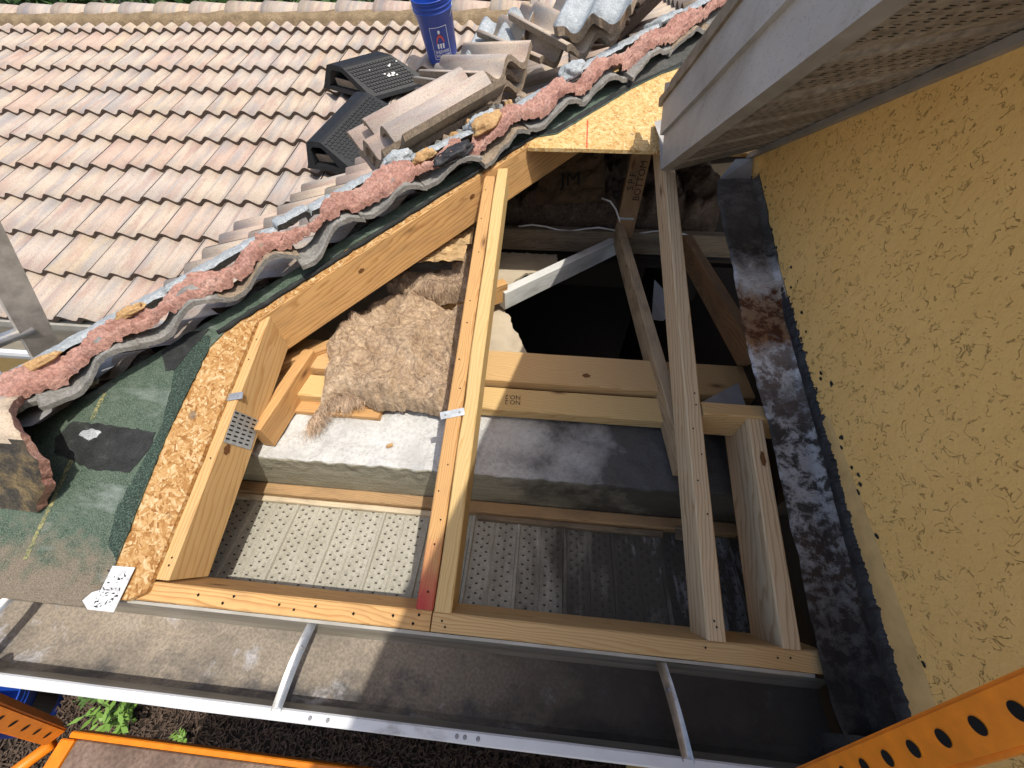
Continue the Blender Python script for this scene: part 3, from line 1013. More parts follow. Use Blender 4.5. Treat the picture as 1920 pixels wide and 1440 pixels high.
slab('tar_patch', [(-.722, .57), (-.735, .33), (-.722, .065), (-.755, .09), (-.775, .16), (-.765, .26), (-.758, .36), (-.77, .42), (-.79, .50), (-.83, .555), (-.79, .60), (-.735, .61)], zu, .0009, 'asphalt_granule', und, rag=.006, step=.012, seed=4)
slab('tar_patch', [(-.79, .505), (-.815, .50), (-.85, .555), (-.80, .615), (-.745, .63), (-.765, .58)], lambda x, y: zu(x, y)+.001, .001, 'asphalt_black', und, rag=.005, step=.012, seed=9)
slab('chalk_line', [(-.957, .43), (-.947, .43), (-.945, .36), (-.955, .36)], zu, .0005, 'chalk_yellow', und, rag=.002, step=.01)
slab('chalk_line', [(-.952, .27), (-.942, .265), (-.928, .05), (-.938, .05)], zu, .0005, 'chalk_yellow', und, rag=.002, step=.01)
slab('mortar_splat', [(-.955, .332), (-.93, .338), (-.905, .332), (-.91, .318), (-.935, .312), (-.96, .32)], lambda x, y: zu(x, y)+.001, .0015, 'mortar_grey', und, rag=.005, step=.006)
# black cut edge of the sheet folded along the hip
pts = []
for i in range(90):
    f_ = i/89
    if f_ < .8:
        g_ = f_/.8
        x, y = -.715+.84*g_, .62+.82*g_
    else:
        g_ = (f_-.8)/.2
        x, y = .125+.55*g_, 1.44+.40*g_
    k = mnoise.noise(V((i*.4, 0, 0)))
    pts.append((x+.004*k, y-.004*k, P*y+.017+.003*mnoise.noise(V((i*.7, 5, 0)))))
tube('rolled_edge', pts[:72], [.0075+.004*mnoise.noise(V((i*.9, 2, 7))) for i in range(72)], 'asphalt_black', und, 7)
slab('tar_patch', [(.12, 1.432), (.20, 1.455), (.31, 1.558), (.47, 1.708), (.58, 1.793), (.67, 1.845), (.76, 1.845), (.76, 1.862), (.66, 1.86), (.56, 1.805), (.45, 1.72), (.30, 1.575), (.19, 1.472), (.11, 1.448)], zu, .0015, 'asphalt_black', und, rag=.003, step=.012)
slab('asphalt_patch', [(.36, 1.70), (.50, 1.80), (.58, 1.88), (.62, 2.05), (.74, 2.2), (.9, 2.15), (.9, 1.95), (.72, 1.90), (.62, 1.83), (.50, 1.745), (.42, 1.69)], lambda x, y: zu(x, y)+.001, .0015, 'asphalt_grey', und, rag=.006, step=.02)

# white bent drip flashing at the cut
dp = empty('drip_flashing', (-.70, .02, .02), 'bent white metal patch at the lower corner of the strand board strip', 'flashing')
mottled('flange_white', [(.35, (.42, .42, .41)), (.5, (.60, .61, .61)), (.7, (.68, .69, .69))], 60, rough=.5, bump=.2)
slab('flange', [(-.722, .055), (-.670, .056), (-.676, -.026), (-.735, -.026), (-.755, -.012), (-.742, .004), (-.725, .01)], lambda x, y: P*y+.0185, .0015, 'flange_white', dp)
rgf = random.Random(4)
bm = bmesh.new()
for k in range(44):
    x, y = rgf.uniform(-.728, -.682), (rgf.uniform(-.02, .01) if k < 26 else rgf.uniform(.01, .045))
    r_ = rgf.uniform(.0006, .0022)
    a0_ = rgf.uniform(0, 3)
    vv = []
    for j in range(7):
        a = 2*math.pi*j/7
        rr_ = r_*(.5+rgf.random())
        px, py = math.cos(a)*rr_*2.0, math.sin(a)*rr_*.7
        xx, yy_ = x+px*math.cos(a0_)-py*math.sin(a0_), y+px*math.sin(a0_)+py*math.cos(a0_)
        vv.append(bm.verts.new((xx, yy_, P*yy_+.0204+k*.00001)))
    bm.faces.new(vv)
fk = from_bm('paint_flakes', bm, 'asphalt_black', dp)
fk['kind'] = 'stuff'

# drip edge along the eave
de = sweep('drip_edge', [(.002, .001), (-.0035, -.001), (-.004, -.004), (-.0025, -.006)], -1.4, .775, ['drip_metal'], None, n=40, noise=.0006)
de.location.z = -.014
tag(de, 'thin metal drip edge hanging over the back of the gutter', 'flashing')

# ------------------------------------------------------------------ gutter in front
gut = empty('gutter', (-.3, -.08, -.13), 'dirty open box gutter along the stripped eave', 'gutter')
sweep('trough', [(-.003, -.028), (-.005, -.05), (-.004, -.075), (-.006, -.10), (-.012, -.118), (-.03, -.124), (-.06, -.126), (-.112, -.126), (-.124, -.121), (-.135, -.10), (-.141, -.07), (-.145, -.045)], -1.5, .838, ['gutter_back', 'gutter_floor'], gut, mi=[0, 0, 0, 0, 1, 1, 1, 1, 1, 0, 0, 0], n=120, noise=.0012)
sweep('front_lip', [(-.145, -.045), (-.143, -.036), (-.146, -.033), (-.160, -.034), (-.163, -.038), (-.163, -.052), (-.158, -.08), (-.150, -.11), (-.140, -.136), (-.10, -.138), (-.02, -.138)], -1.5, .838, ['gutter_white'], gut, n=30, noise=.0005)
def hanger(x0, x1, tw):
    vs, fs = [], []
    n = 14
    for i in range(n+1):
        f_ = i/n
        y = -.004-.146*f_
        x = x0+(x1-x0)*f_
        z = -.024-.012*f_+.008*math.sin(f_*math.pi)
        for j in range(5):
            s = (j-2)/2
            w = .0125*(1-.15*f_)
            vs.append((x+s*w, y, z+(.004 if abs(s) > .7 else (-.002 if s == 0 else 0))+tw*s*w*(1-f_)))
    for i in range(n):
        for j in range(4):
            a = i*5+j
            fs.append((a, a+1, a+6, a+5))
    h = from_py('hanger_strap', vs, fs, 'strap_metal', gut, smooth=True)
    bm = bmesh.new()
    bmesh.ops.create_cone(bm, cap_ends=True, segments=8, radius1=.004, radius2=.003, depth=.004)
    from_bm('screw_head', bm, 'gate_grey', h, Matrix.Translation((x0+(x1-x0)*.3, -.048, -.0175)))
hanger(-.262, -.275, .4)
hanger(-.955, -.975, -.2)
hanger(.475, .505, -.5)
for x in (-.205, -.17, .08, .095, .12):
    bm = bmesh.new()
    bmesh.ops.create_cone(bm, cap_ends=True, segments=8, radius1=.004, radius2=.003, depth=.0012)
    from_bm('rivet', bm, 'gate_grey', gut, Matrix.Translation((x, -.153, -.0325)))

# ------------------------------------------------------------------ broken hip: mortar bed, grey cement, cut tiles
def hipz(x, y): return max(zA(x, y), zC(x, y))
def HP(s, t): return HA + HD*s + HW*t
LH = (HB-HA).length
S0, S1 = -.10, LH+.75
hm = empty('hip_mortar', (*HP(.3, 0).xy, .2), 'broken pink mortar bed running up the hip of the roof', 'mortar')
def lowr(s):
    return .030*max(0, min(1, (s-1.0)/.45))
def rim(s):
    return .032+.011*wav(s)+.014*mnoise.noise(V((s*8, 7, 0)))+.008*mnoise.noise(V((s*25, 3, 0)))
def wav(s):
    return math.sin(2*math.pi*(s/.215+.25*mnoise.noise(V((s*1.3, 40, 0))))+.6)
vs, fs = [], []
ns, nt = 620, 30
for i in range(ns+1):
    s = S0+(S1-S0)*i/ns
    c = HP(s, 0)
    base = P*c.y+.136+.014*wav(s)-lowr(s)
    if 1.26 < s < 1.40: base -= .012
    t0 = -.028+.008*mnoise.noise(V((s*9, 1, 0)))
    t1 = rim(s)+.006*mnoise.noise(V((s*30, 33, 0)))+.006*mnoise.noise(V((s*70, 3, 0)))
    chip = mnoise.noise(V((s*5.1, 70, 0)))
    for j in range(nt+1):
        f_ = j/nt
        t = t0+(t1-t0)*f_
        p = HP(s, t)
        z = base-.16*max(0, t)-.10*max(0, -t)
        z += -.034*math.sin(f_*math.pi)*(.8+.8*mnoise.noise(V((s*4, 11, 0))))
        q3 = V((p.x, p.y, 0))
        z += .010*fbm(q3*13, 3)+.009*abs(fbm(q3*36+V((3, 1, 0)), 4))+.0035*fbm(q3*110, 3)
        st_ = mnoise.noise(V((s*8.3, t*20, 5)))
        z += .011*(1 if st_ > .1 else 0)-.010*(1 if st_ < -.33 else 0)
        if f_ > .93: z -= (f_-.93)*.45
        if f_ < .05: z -= .02
        vs.append((p.x, p.y, z))
for i in range(ns):
    for j in range(nt):
        a = i*(nt+1)+j
        fs.append((a, a+1, a+nt+2, a+nt+1))
from_py('mortar_bed', vs, fs, 'mortar_pink', hm, smooth=True)
def clump(name, s, t, L, w, h, mat, parent, seed, lift=.124):
    bm = bmesh.new()
    bmesh.ops.create_icosphere(bm, subdivisions=4, radius=1)
    c = HP(s, t)
    m4 = frame((c.x, c.y, P*c.y+lift-lowr(s)), V((HD.x, HD.y, .24)), (0, 0, 1))
    for v in bm.verts:
        d = 1+.30*fbm(v.co*1.7+V((seed, 0, 0)), 4)
        x, y, z = v.co*d
        z = z if z > 0 else z*.6
        v.co = V((x*L*(1.05-.1*abs(y)), y*w, z*h))
    return from_bm(name, bm, mat, parent, m4, smooth=True)
rg = random.Random(11)
# grey cement skin on the far flank, in broken lengths
s = S0
i = 0
while s < S1:
    L = rg.uniform(.22, .42) if i % 3 else rg.uniform(.09, .14)
    vs, fs = [], []
    n, k2 = 60, 10
    hi = rg.uniform(-.004, .004) + (.012 if i % 3 == 0 else 0)
    for a in range(n+1):
        ss = s+L*a/n
        c = HP(ss, 0)
        for b_ in range(k2+1):
            f_ = b_/k2
            e = .006*mnoise.noise(V((ss*40, i, f_*2)))
            t = -.122+.094*f_+e
            p = HP(ss, t)
            z = P*c.y+.110+.030*f_+hi-lowr(ss)+.004*fbm(V((p.x, p.y, i))*36, 3)
            if a in (0, n): z -= .014
            if b_ == 0: z -= .04
            if b_ == k2: z -= .01
            vs.append((p.x, p.y, z))
    for a in range(n):
        for b_ in range(k2):
            q_ = a*(k2+1)+b_
            fs.append((q_, q_+1, q_+k2+2, q_+k2+1))
    from_py('cement_skin', vs, fs, 'mortar_grey', hm, smooth=True)
    s += L
    i += 1
for (s, t, L, w, h, mt) in ((.02, -.03, .07, .018, .016, 'mortar_yellow'), (.11, -.028, .05, .014, .014, 'mortar_yellow'), (.33, -.03, .035, .012, .014, 'mortar_yellow'), (1.22, -.02, .04, .018, .02, 'mortar_yellow'), (1.30, .025, .075, .03, .022, 'mortar_tar'), (1.47, -.03, .06, .03, .03, 'mortar_yellow'), (1.14, -.06, .05, .022, .022, 'mortar_grey'), (1.47, -.06, .05, .022, .02, 'mortar_grey'), (1.86, -.05, .055, .03, .03, 'mortar_grey')):
    clump('mortar_lump', s, t, L, w, h, mt, hm, s*13)

# cut field tiles still bedded below the mortar on the stripped side
cut = []
s = -.13
while s < 2.6:
    cut.append((s, rg.uniform(.20, .25)))
    s += cut[-1][1]-.012
where = ['lowest of its row', 'second from the bottom', 'third from the bottom', 'above the strand board strip', 'fifth from the bottom', 'over the lower hip rafter', 'over the hip rafter middle', 'near the double rafter tops', 'beside the tar lump', 'by the bright board corner', 'above the bright strand board', 'near the grey patch', 'close to the fascia', 'uppermost past the fascia', 'hidden past the fascia']
for i, (s, L) in enumerate(cut):
    vs, fs = [], []
    n, k2 = 36, 6
    th = .0105
    tip = rg.uniform(-.010, .010)
    dz = rg.uniform(-.004, .006)
    for lay in (0, 1):
        for a in range(n+1):
            f_ = a/n
            ss = s+L*f_
            wv = wav(ss)
            edge = rim(ss)+.010+.004*mnoise.noise(V((ss*22, i*3, 0)))+.003*mnoise.noise(V((ss*80, i, 0)))
            if i % 3 == 1 and f_ < .45: edge += .03*(1-f_/.45)
            for b_ in range(k2+1):
                g_ = b_/k2
                p = HP(ss, -.01+(edge+.01)*g_)
                z = P*p.y+.096+dz+.028*wv*(1-8*lowr(ss))+tip*(f_-.5)-lowr(ss)+(0 if lay == 0 else -th*1.2)
                vs.append((p.x, p.y, z+.0012*mnoise.noise(V((p.x*60, p.y*60, lay)))))
    N = (n+1)*(k2+1)
    mi = []
    for a in range(n):
        for b_ in range(k2):
            q_ = a*(k2+1)+b_
            fs.append((q_, q_+k2+1, q_+k2+2, q_+1)); mi.append(0)
            fs.append((N+q_, N+q_+1, N+q_+k2+2, N+q_+k2+1)); mi.append(0)
    for a in range(n):
        q_ = a*(k2+1)+k2
        fs.append((q_, q_+k2+1, N+q_+k2+1, N+q_)); mi.append(1)
    for b_ in range(k2):
        fs.append((b_+1, b_, N+b_, N+b_+1)); mi.append(1)
        q_ = n*(k2+1)+b_
        fs.append((q_, q_+1, N+q_+1, N+q_)); mi.append(1)
    o = from_py('cut_tile', vs, fs, ['tile_raw' if i % 4 == 3 else 'tile_under', 'tile_under'], None, smooth=False, mi=mi)
    for f in o.data.polygons: f.use_smooth = f.material_index == 0
    tag(o, 'wavy grey cut tile stub under pink mortar, '+where[i], 'roof tile', 'cut tiles along the hip')

# loose tiles turned over at the lower left edge
def loose(name, me, o, x, up, label, cat='roof tile', group=None):
    ob = link(name, me, (), None, frame(o, x, up))
    return tag(ob, label, cat, group)
def barrel(name, o, ax_, up_, L_, r_, th, mats, label, seed, a0=.15, a1=3.0):
    seg, nl = 26, 16
    vs, fs, mi = [], [], []
    for lay in (0, 1):
        for i in range(nl+1):
            for k in range(seg+1):
                a = a0+(a1-a0)*k/seg
                x = L_*i/nl
                if i == nl: x += .018*mnoise.noise(V((a*2.2, seed, 0)))+.006*mnoise.noise(V((a*8, seed, 0)))
                rr_ = (r_ if lay == 0 else r_-th)*(1+.02*mnoise.noise(V((x*9, a*2, seed))))
                e_ = .006*mnoise.noise(V((x*14, seed, k*.01))) if k in (0, seg) else 0
                vs.append((x, -math.cos(a)*rr_*1.15+e_, math.sin(a)*rr_*.85))
    N = (nl+1)*(seg+1)
    for i in range(nl):
        for k in range(seg):
            q_ = i*(seg+1)+k
            fs.append((q_, q_+seg+1, q_+seg+2, q_+1)); mi.append(1 if k < seg*.52+2.2*mnoise.noise(V((i*.5, seed, 1))) else 0)
            fs.append((N+q_, N+q_+1, N+q_+seg+2, N+q_+seg+1)); mi.append(2)
    for i in range(nl):
        for k in (0, seg):
            q_ = i*(seg+1)+k
            fs.append((q_, q_+seg+1, N+q_+seg+1, N+q_)); mi.append(3)
    for k in range(seg):
        for i in (0, nl):
            q_ = i*(seg+1)+k
            fs.append((q_, q_+1, N+q_+1, N+q_)); mi.append(3)
    o_ = from_py(name, vs, fs, mats, None, frame(o, ax_, up_), mi=mi)
    for f in o_.data.polygons: f.use_smooth = f.material_index != 3
    return tag(o_, label, 'roof tile')
mottled('tile_mould', [(.3, (.02, .018, .016)), (.45, (.07, .06, .045)), (.58, (.20, .145, .07)), (.75, (.34, .25, .13))], 14, bump=.6, fine=160)
def crv(f_):
    pts_ = [(-1.03, .37, .225), (-1.01, .335, .255), (-.955, .285, .272), (-.905, .24, .255), (-.885, .21, .205), (-.905, .175, .135), (-.95, .14, .075)]
    x_ = f_*(len(pts_)-1)
    k_ = min(len(pts_)-2, int(x_))
    return V(pts_[k_]).lerp(V(pts_[k_+1]), x_-k_)
vs, fs, mi = [], [], []
n, k2 = 60, 14
for lay in (0, 1):
    for a in range(n+1):
        f_ = a/n
        c_ = crv(f_)
        nrm = V((0, -.6+1.3*(1-f_)-.5, .9)).normalized() if False else V((0, math.cos(math.pi*(.25+.62*f_)), math.sin(math.pi*(.25+.62*f_))))
        for b_ in range(k2+1):
            g_ = b_/k2
            p = c_+V((-.55*g_, .02*g_, -.05*g_))
            if b_ == 0: p.x += .010*mnoise.noise(V((f_*9, 2, 0)))+.006*mnoise.noise(V((f_*26, 2, 0)))
            p = p+nrm*(.003*mnoise.noise(p*30))-(nrm*.02 if lay else V((0, 0, 0)))
            vs.append(p)
N = (n+1)*(k2+1)
for a in range(n):
    dk_ = a/n > .50+.05*mnoise.noise(V((a*.3, 1, 0)))
    for b_ in range(k2):
        q_ = a*(k2+1)+b_
        fs.append((q_, q_+k2+1, q_+k2+2, q_+1)); mi.append(1 if a/n > .52+.06*mnoise.noise(V((b_*.6, 1, 0))) else 0)
        fs.append((N+q_, N+q_+1, N+q_+k2+2, N+q_+k2+1)); mi.append(2)
    q_ = a*(k2+1)
    fs.append((q_, N+q_, N+q_+k2+1, q_+k2+1)); mi.append(3)
for b_ in range(k2):
    for a in (0, n):
        q_ = a*(k2+1)+b_
        fs.append((q_, q_+1, N+q_+1, N+q_)); mi.append(3)
o = from_py('broken_tile', vs, fs, ['tile_dirty', 'tile_mould', 'asphalt_black', 'mortar_pink'], None, mi=mi)
for f in o.data.polygons: f.use_smooth = f.material_index != 3
tag(o, 'large broken curved tile, tan above and mould-black below, over the green sheet', 'roof tile')
barrel('broken_tile', (-1.19, .40, .145), (.86, .42, .2), (-.1, -.4, 1), .22, .055, .016, ['tile_raw', 'tile_raw', 'asphalt_black', 'tile_under'], 'grey brown arched tile shard below the lowest mortar', 12, .2, 2.9)

# ------------------------------------------------------------------ loose tile stacks on the hip
ST = tile_mats(tile_mesh('stacked_tile', .27, .45, .016, 28, hump=1.7), 'tile', 'tile_raw', 'tile_raw')
ax = V((.69, .70, .20)).normalized()             # long direction of the stack
up = V((-.17, -.13, 1)).normalized()
lab = ['bottom tile of the sunlit stack beside the black vents', 'second tile from below in the sunlit stack by the vents', 'third tile from below in the sunlit stack by the vents', 'pinkish top tile of the sunlit stack beside the black vents']
for i in range(4):
    oo = V((-.525, 1.42, .385)) + up*(.034*i) + V((-.005*i+.02*(i == 3), .02*(i % 2), 0))
    ob = link('stacked_tile', ST, (), None, frame(oo, -(up.cross(ax))*-1, up) if False else Matrix.Identity(4))
    zc = up; yc = (ax - zc*ax.dot(zc)).normalized(); xc = yc.cross(zc)
    m4 = Matrix((xc, yc, zc)).transposed().to_4x4()
    m4.translation = oo + xc*(.055 if i == 3 else 0) + yc*(.03 if i == 3 else 0)
    ob.matrix_basis = m4 @ Matrix.Rotation((.03, -.02, .01, .05)[i], 4, 'Z')
    tag(ob, lab[i], 'roof tile', 'sunlit stack of tiles')
# heap of tiles further up, ends towards the camera
heap = [((-.10, 1.68, .505), (.62, .74, .22), (-.2, -.1, 1), 'wavy tile at the bottom of the heap beyond the sunlit stack'),
        ((-.095, 1.69, .54), (.60, .75, .22), (-.2, -.12, 1), 'second wavy tile in the heap beyond the sunlit stack'),
        ((-.085, 1.67, .58), (.64, .72, .26), (-.25, -.1, 1), 'upper wavy tile in the heap beyond the sunlit stack'),
        ((.22, 1.80, .645), (.75, .5, .2), (-.15, -.25, 1), 'tile under the larger cement-coated slab'),
        ((.12, 1.86, .60), (.7, .6, .3), (-.2, -.3, 1), 'tilted tile wedged against the mortar bed in the heap')]
for (o_, x_, u_, l_) in heap:
    loose('heaped_tile', ST, o_, x_, u_, l_, group='heap of tiles on the hip')
slabM = tile_mats(tile_mesh('cement_tile', TW*1.2, .30, .022, 28, rag=.03, seed=5, hump=1.5), 'mortar_grey', 'tile_raw', 'tile_raw')
loose('cement_tile', slabM, (-.22, 2.10, .575), (.93, -.25, .26), (-.2, -.30, 1), 'broken tile coated with pale cement to the right of the blue bucket')
loose('cement_tile', slabM, (.17, 1.86, .70), (.90, -.30, .22), (-.12, -.30, 1), 'larger cement-coated tile slab on the heap')
# dark flat tiles stacked on edge
flat = bmesh.new()
for i in range(6):
    m4 = frame((.46+.016*i, 2.42-.008*i, .69+.028*i), (.62, .6, .42), (-.5, -.25, .9))
    bmf = box_bm(.34, .26, .016, .003)
    ob = from_bm('flat_tile', bmf, 'tile_edge', None, m4 @ Matrix.Rotation(.03*math.sin(i*2), 4, 'Z'))
    tag(ob, ('dark weathered flat tile, %s of the pile above the cement slab' % ['lowest', 'second from below', 'third from below', 'fourth from below', 'fifth from below', 'topmost'][i]), 'roof tile', 'dark flat tile pile')
flat.free()
# crumbs of tile between heap and mortar
for i in range(16):
    bmf = bmesh.new()
    bmesh.ops.create_icosphere(bmf, subdivisions=2, radius=1)
    sc_ = rg.uniform(.012, .026)
    for v in bmf.verts: v.co = v.co*(1+.4*fbm(v.co*1.3+V((i*3, 0, 0)), 2))*sc_*V((1, .8, .55)).length/1.3
    s = 1.28+i*.028
    c = HP(s, -.11-rg.uniform(0, .09))
    ob = from_bm('tile_shard', bmf, ['tile_raw', 'mortar_yellow', 'tile_under'][i % 3], None, Matrix.Translation((c.x, c.y, P*(c.x+1.3)+.115)))
    tag(ob, ['small rough brown tile shard between the tile heap and the mortar bed', 'small ochre mortar crumb between the tile heap and the mortar bed', 'small grey tile chip between the tile heap and the mortar bed'][i % 3], 'tile shard', ['brown shards beside the heap', 'ochre crumbs beside the heap', 'grey chips beside the heap'][i % 3])

# ------------------------------------------------------------------ black roof vents
def vent(name, P1, P2, P3, hgt, label, nr, nc):
    """P1 mouth near corner, P2 mouth far corner, P3 tail near corner"""
    P1, P2, P3 = V(P1), V(P2), V(P3)
    X = (P3-P1); L = X.length; X.normalize()
    Y = (P2-P1); Y = Y-X*Y.dot(X)*.0; Wd = Y.length; Y.normalize()
    Z = X.cross(Y).normalized()
    if Z.z < 0: Z = -Z
    e = empty(name, P1, label, 'roof vent', 'black roof vents')
    m4 = Matrix((X, Y, Z)).transposed().to_4x4()
    m4.translation = P1
    outer = [(0, 0), (.015, .018), (Wd*.58, hgt*.96), (Wd*.64, hgt), (Wd*.84, hgt), (Wd*.90, hgt*.93), (Wd-.01, .02), (Wd, 0)]
    inner = [(.075, .018), (.09, .022), (Wd*.56, hgt*.72), (Wd*.62, hgt*.80), (Wd*.78, hgt*.80), (Wd*.83, hgt*.72), (Wd-.055, .022), (Wd-.05, .018)]
    vs, fs = [], []
    k = len(outer)
    sl = .05
    for (x, pr) in ((0, outer), (L, outer), (0, inner), (L*.9, inner)):
        for (y, z) in pr:
            xx = x+(z/hgt*sl if x == 0 else -z/hgt*sl*.8)
            vs.append((xx, y, z))
    for i in range(k-1):
        fs.append((i, k+i, k+i+1, i+1))
        fs.append((i, i+1, 2*k+i+1, 2*k+i))
        fs.append((2*k+i, 2*k+i+1, 3*k+i+1, 3*k+i))
    fs.append((0, 2*k, 3*k-1, k-1))
    fs.append(tuple(k+i for i in range(k)))
    fs.append((2*k, 3*k, 4*k-1, 3*k-1))
    from_py('hood', [m4 @ V(v) for v in vs], fs, 'black_plastic', e)
    # inside: strip of red and grey board seen through the mouth
    box_ = from_bm('louvre_strip', box_bm(.01, Wd*.40, hgt*.34, .001, cen=(.05, Wd*.62, hgt*.28)), 'tile_raw', e)
    box_.data.transform(m4)
    # raised tread pads on the slope facing the camera
    bm = bmesh.new()
    ya, za, yb, zb = .03, .026, Wd*.56, hgt*.93
    sl_v = V((0, yb-ya, zb-za)); SL = sl_v.length; sl_v.normalize()
    nn = V((0, -sl_v.z, sl_v.y))
    for r_ in range(nr):
        for c_ in range(nc):
            cx = .05+(L-.10)*(c_+.5+(.25 if r_ % 2 else 0))/nc
            cy = SL*(r_+.5)/nr
            hw, hh = (L-.1)/nc*.38, SL/nr*.32
            ctr = V((cx, ya, za))+sl_v*cy
            q4 = []
            for (lift, g_) in ((.0005, 1.0), (.004, .75)):
                for (a, b_) in ((-1, -1), (1, -1), (1, 1), (-1, 1)):
                    q4.append(bm.verts.new(ctr+V((a*hw*g_, 0, 0))+sl_v*(b_*hh*g_)+nn*lift))
            bm.faces.new(q4[4:])
            for a in range(4):
                bm.faces.new((q4[a], q4[(a+1) % 4], q4[4+(a+1) % 4], q4[4+a]))
    t_ = from_bm('tread_pads', bm, 'black_plastic', e)
    t_.data.transform(m4)
    t_['kind'] = 'stuff'
    return e, m4, (L, Wd, ya, za, sl_v, nn, SL)
e, m4, q_ = vent('roof_vent', (-.945, 2.70, .295), (-1.315, 2.835, .330), (-.595, 2.88, .352), .13, 'black plastic roof vent with paint splats nearest the bucket', 9, 16)
L, Wd, ya, za, slv, nn, SL = q_
bm = bmesh.new()
for (fx, fy, r_) in ((.55, .42, .012), (.60, .40, .009), (.64, .46, .011), (.52, .5, .007), (.66, .38, .007), (.70, .72, .009), (.73, .76, .006), (.58, .48, .005), (.40, .75, .004), (.86, .8, .005)):
    ctr = V((L*fx, ya, za))+slv*SL*fy+nn*.0048
    vv = []
    for k in range(9):
        a = 2*math.pi*k/9
        rr = r_*(1+.5*mnoise.noise(V((k*1.7, fx*30, fy*9))))
        vv.append(bm.verts.new(ctr+V((math.cos(a)*rr, 0, 0))+slv*math.sin(a)*rr*.7))
    bm.faces.new(vv)
ps = from_bm('paint_splats', bm, 'paint_splat', e)
ps.data.transform(m4)
ps['kind'] = 'stuff'
vent('roof_vent', (-.875, 2.03, .118), (-1.16, 2.07, .123), (-.71, 2.56, .265), .125, 'second black roof vent half under the stack of tiles', 9, 18)

# dark metal trough lying on the far tiles
b = from_bm('metal_channel', box_bm(.42, .10, .035, .004), 'galvanised', None, frame(B(1.78, 1.92, .05), D1*.99+D2*-.05, DN))
tag(b, 'grey metal channel lying below the broken cement tile', 'channel')
b = from_bm('metal_channel', box_bm(.36, .05, .012, .004), 'black_plastic', None, frame(B(1.78, 1.93, .074), D1*.99+D2*-.05, DN))
tag(b, 'dark slot strip on top of the grey metal channel', 'channel')
b = board('wood_offcut', tuple(B(2.12, 2.12, .12)), tuple(B(2.40, 2.18, .16)), .06, .03, 'wood_new', up=DN)
tag(b, 'small pale wood offcut beyond the cement-coated tiles', 'board')

# ------------------------------------------------------------------ blue bucket
def bucket(loc, rb, rt, h, axis, label, spin=0.0):
    e = empty('bucket', loc, label, 'bucket', 'blue plastic buckets')
    z = V(axis).normalized()
    x = V((1, 0, 0)); x = (x-z*x.dot(z)).normalized(); y = z.cross(x)
    m4 = Matrix((x, y, z)).transposed().to_4x4()
    m4.translation = V(loc)
    seg = 48
    prof = [(0, .004), (rb-.004, .004), (rb, .0), (rb+.001, .004), (rb+(rt-rb)*.78, h*.80), (rb+(rt-rb)*.80+.007, h*.815), (rb+(rt-rb)*.80+.007, h*.825), (rb+(rt-rb)*.82, h*.83), (rb+(rt-rb)*.85, h*.875), (rb+(rt-rb)*.86+.006, h*.885), (rb+(rt-rb)*.86+.006, h*.895), (rb+(rt-rb)*.88, h*.90), (rb+(rt-rb)*.91, h*.935), (rb+(rt-rb)*.92+.005, h*.942), (rt-.002, h*.955), (rt-.004, h*.975), (rt+.004, h*.98), (rt+.005, h*.995), (rt, h), (rt-.004, h*.99), (rt-.007, h*.9), (rb-.003, .012), (0, .012)]
    vs, fs = [], []
    for (r, zz) in prof:
        for k in range(seg):
            a = 2*math.pi*k/seg
            vs.append((r*math.cos(a), r*math.sin(a), zz))
    for i in range(len(prof)-1):
        for k in range(seg):
            fs.append((i*seg+k, i*seg+(k+1) % seg, (i+1)*seg+(k+1) % seg, (i+1)*seg+k))
    from_py('body', vs, fs, 'bucket_blue', e, m4, smooth=True)
    return e, m4
BK = B(1.50, 2.235, .03)
be, bm4 = bucket(BK, .098, .122, .33, (-.07, -.30, 1), 'blue paint bucket with white lettering standing on the far tiles')
def wrap(me, zc, ang, rb=.098, rt=.122, h=.33, off=.0012):
    for v in me.vertices:
        z = zc+v.co.y
        r = rb+(rt-rb)*z/h+off
        a = ang+v.co.x/r
        v.co = V((r*math.cos(a), r*math.sin(a), z))
    me.update()
ANG = -math.pi/2+.30
def on_bucket(name, me, zc, mat, off=.0012):
    wrap(me, zc, ANG, off=off)
    return link(name, me, mat, be, bm4)
on_bucket('lettering', text_mesh('SHERWIN\nWILLIAMS', .026, .82), .066, 'ink_white')
def quad_mesh(rects):
    vs, fs = [], []
    for (x0, y0, x1, y1) in rects:
        n = 6
        for k in range(n):
            xa, xb = x0+(x1-x0)*k/n, x0+(x1-x0)*(k+1)/n
            i = len(vs)
            vs += [(xa, y0, 0), (xb, y0, 0), (xb, y1, 0), (xa, y1, 0)]
            fs.append((i, i+1, i+2, i+3))
    me = bpy.data.meshes.new('decal')
    me.from_pydata(vs, [], fs)
    return me
w2, h2, t2 = .056, .086, .0022
on_bucket('label_border', quad_mesh([(-w2, -h2, w2, -h2+t2), (-w2, h2-t2, w2, h2), (-w2, -h2, -w2+t2, h2), (w2-t2, -h2, w2, h2)]), .122, 'ink_white')
def blob_mesh(poly):
    me = bpy.data.meshes.new('decal')
    me.from_pydata([(x, y, 0) for x, y in poly], [], [tuple(range(len(poly)))])
    return me
cir = lambda cx, cy, rx, ry: [(cx+rx*math.cos(2*math.pi*k/10), cy+ry*math.sin(2*math.pi*k/10)) for k in range(10)]
on_bucket('emblem_head', blob_mesh(cir(0, .06, .008, .011)), .122, 'ink_white')
on_bucket('emblem_coat', blob_mesh([(-.008, .046), (.008, .046), (.022, .026), (.026, .004), (-.026, .004), (-.022, .026)]), .122, 'ink_red')
for cx in (-.018, -.001, .016):
    on_bucket('emblem_leg', blob_mesh([(cx-.006, .0), (cx+.006, .0), (cx+.003, -.028), (cx-.006, -.024)]), .122, 'ink_white')
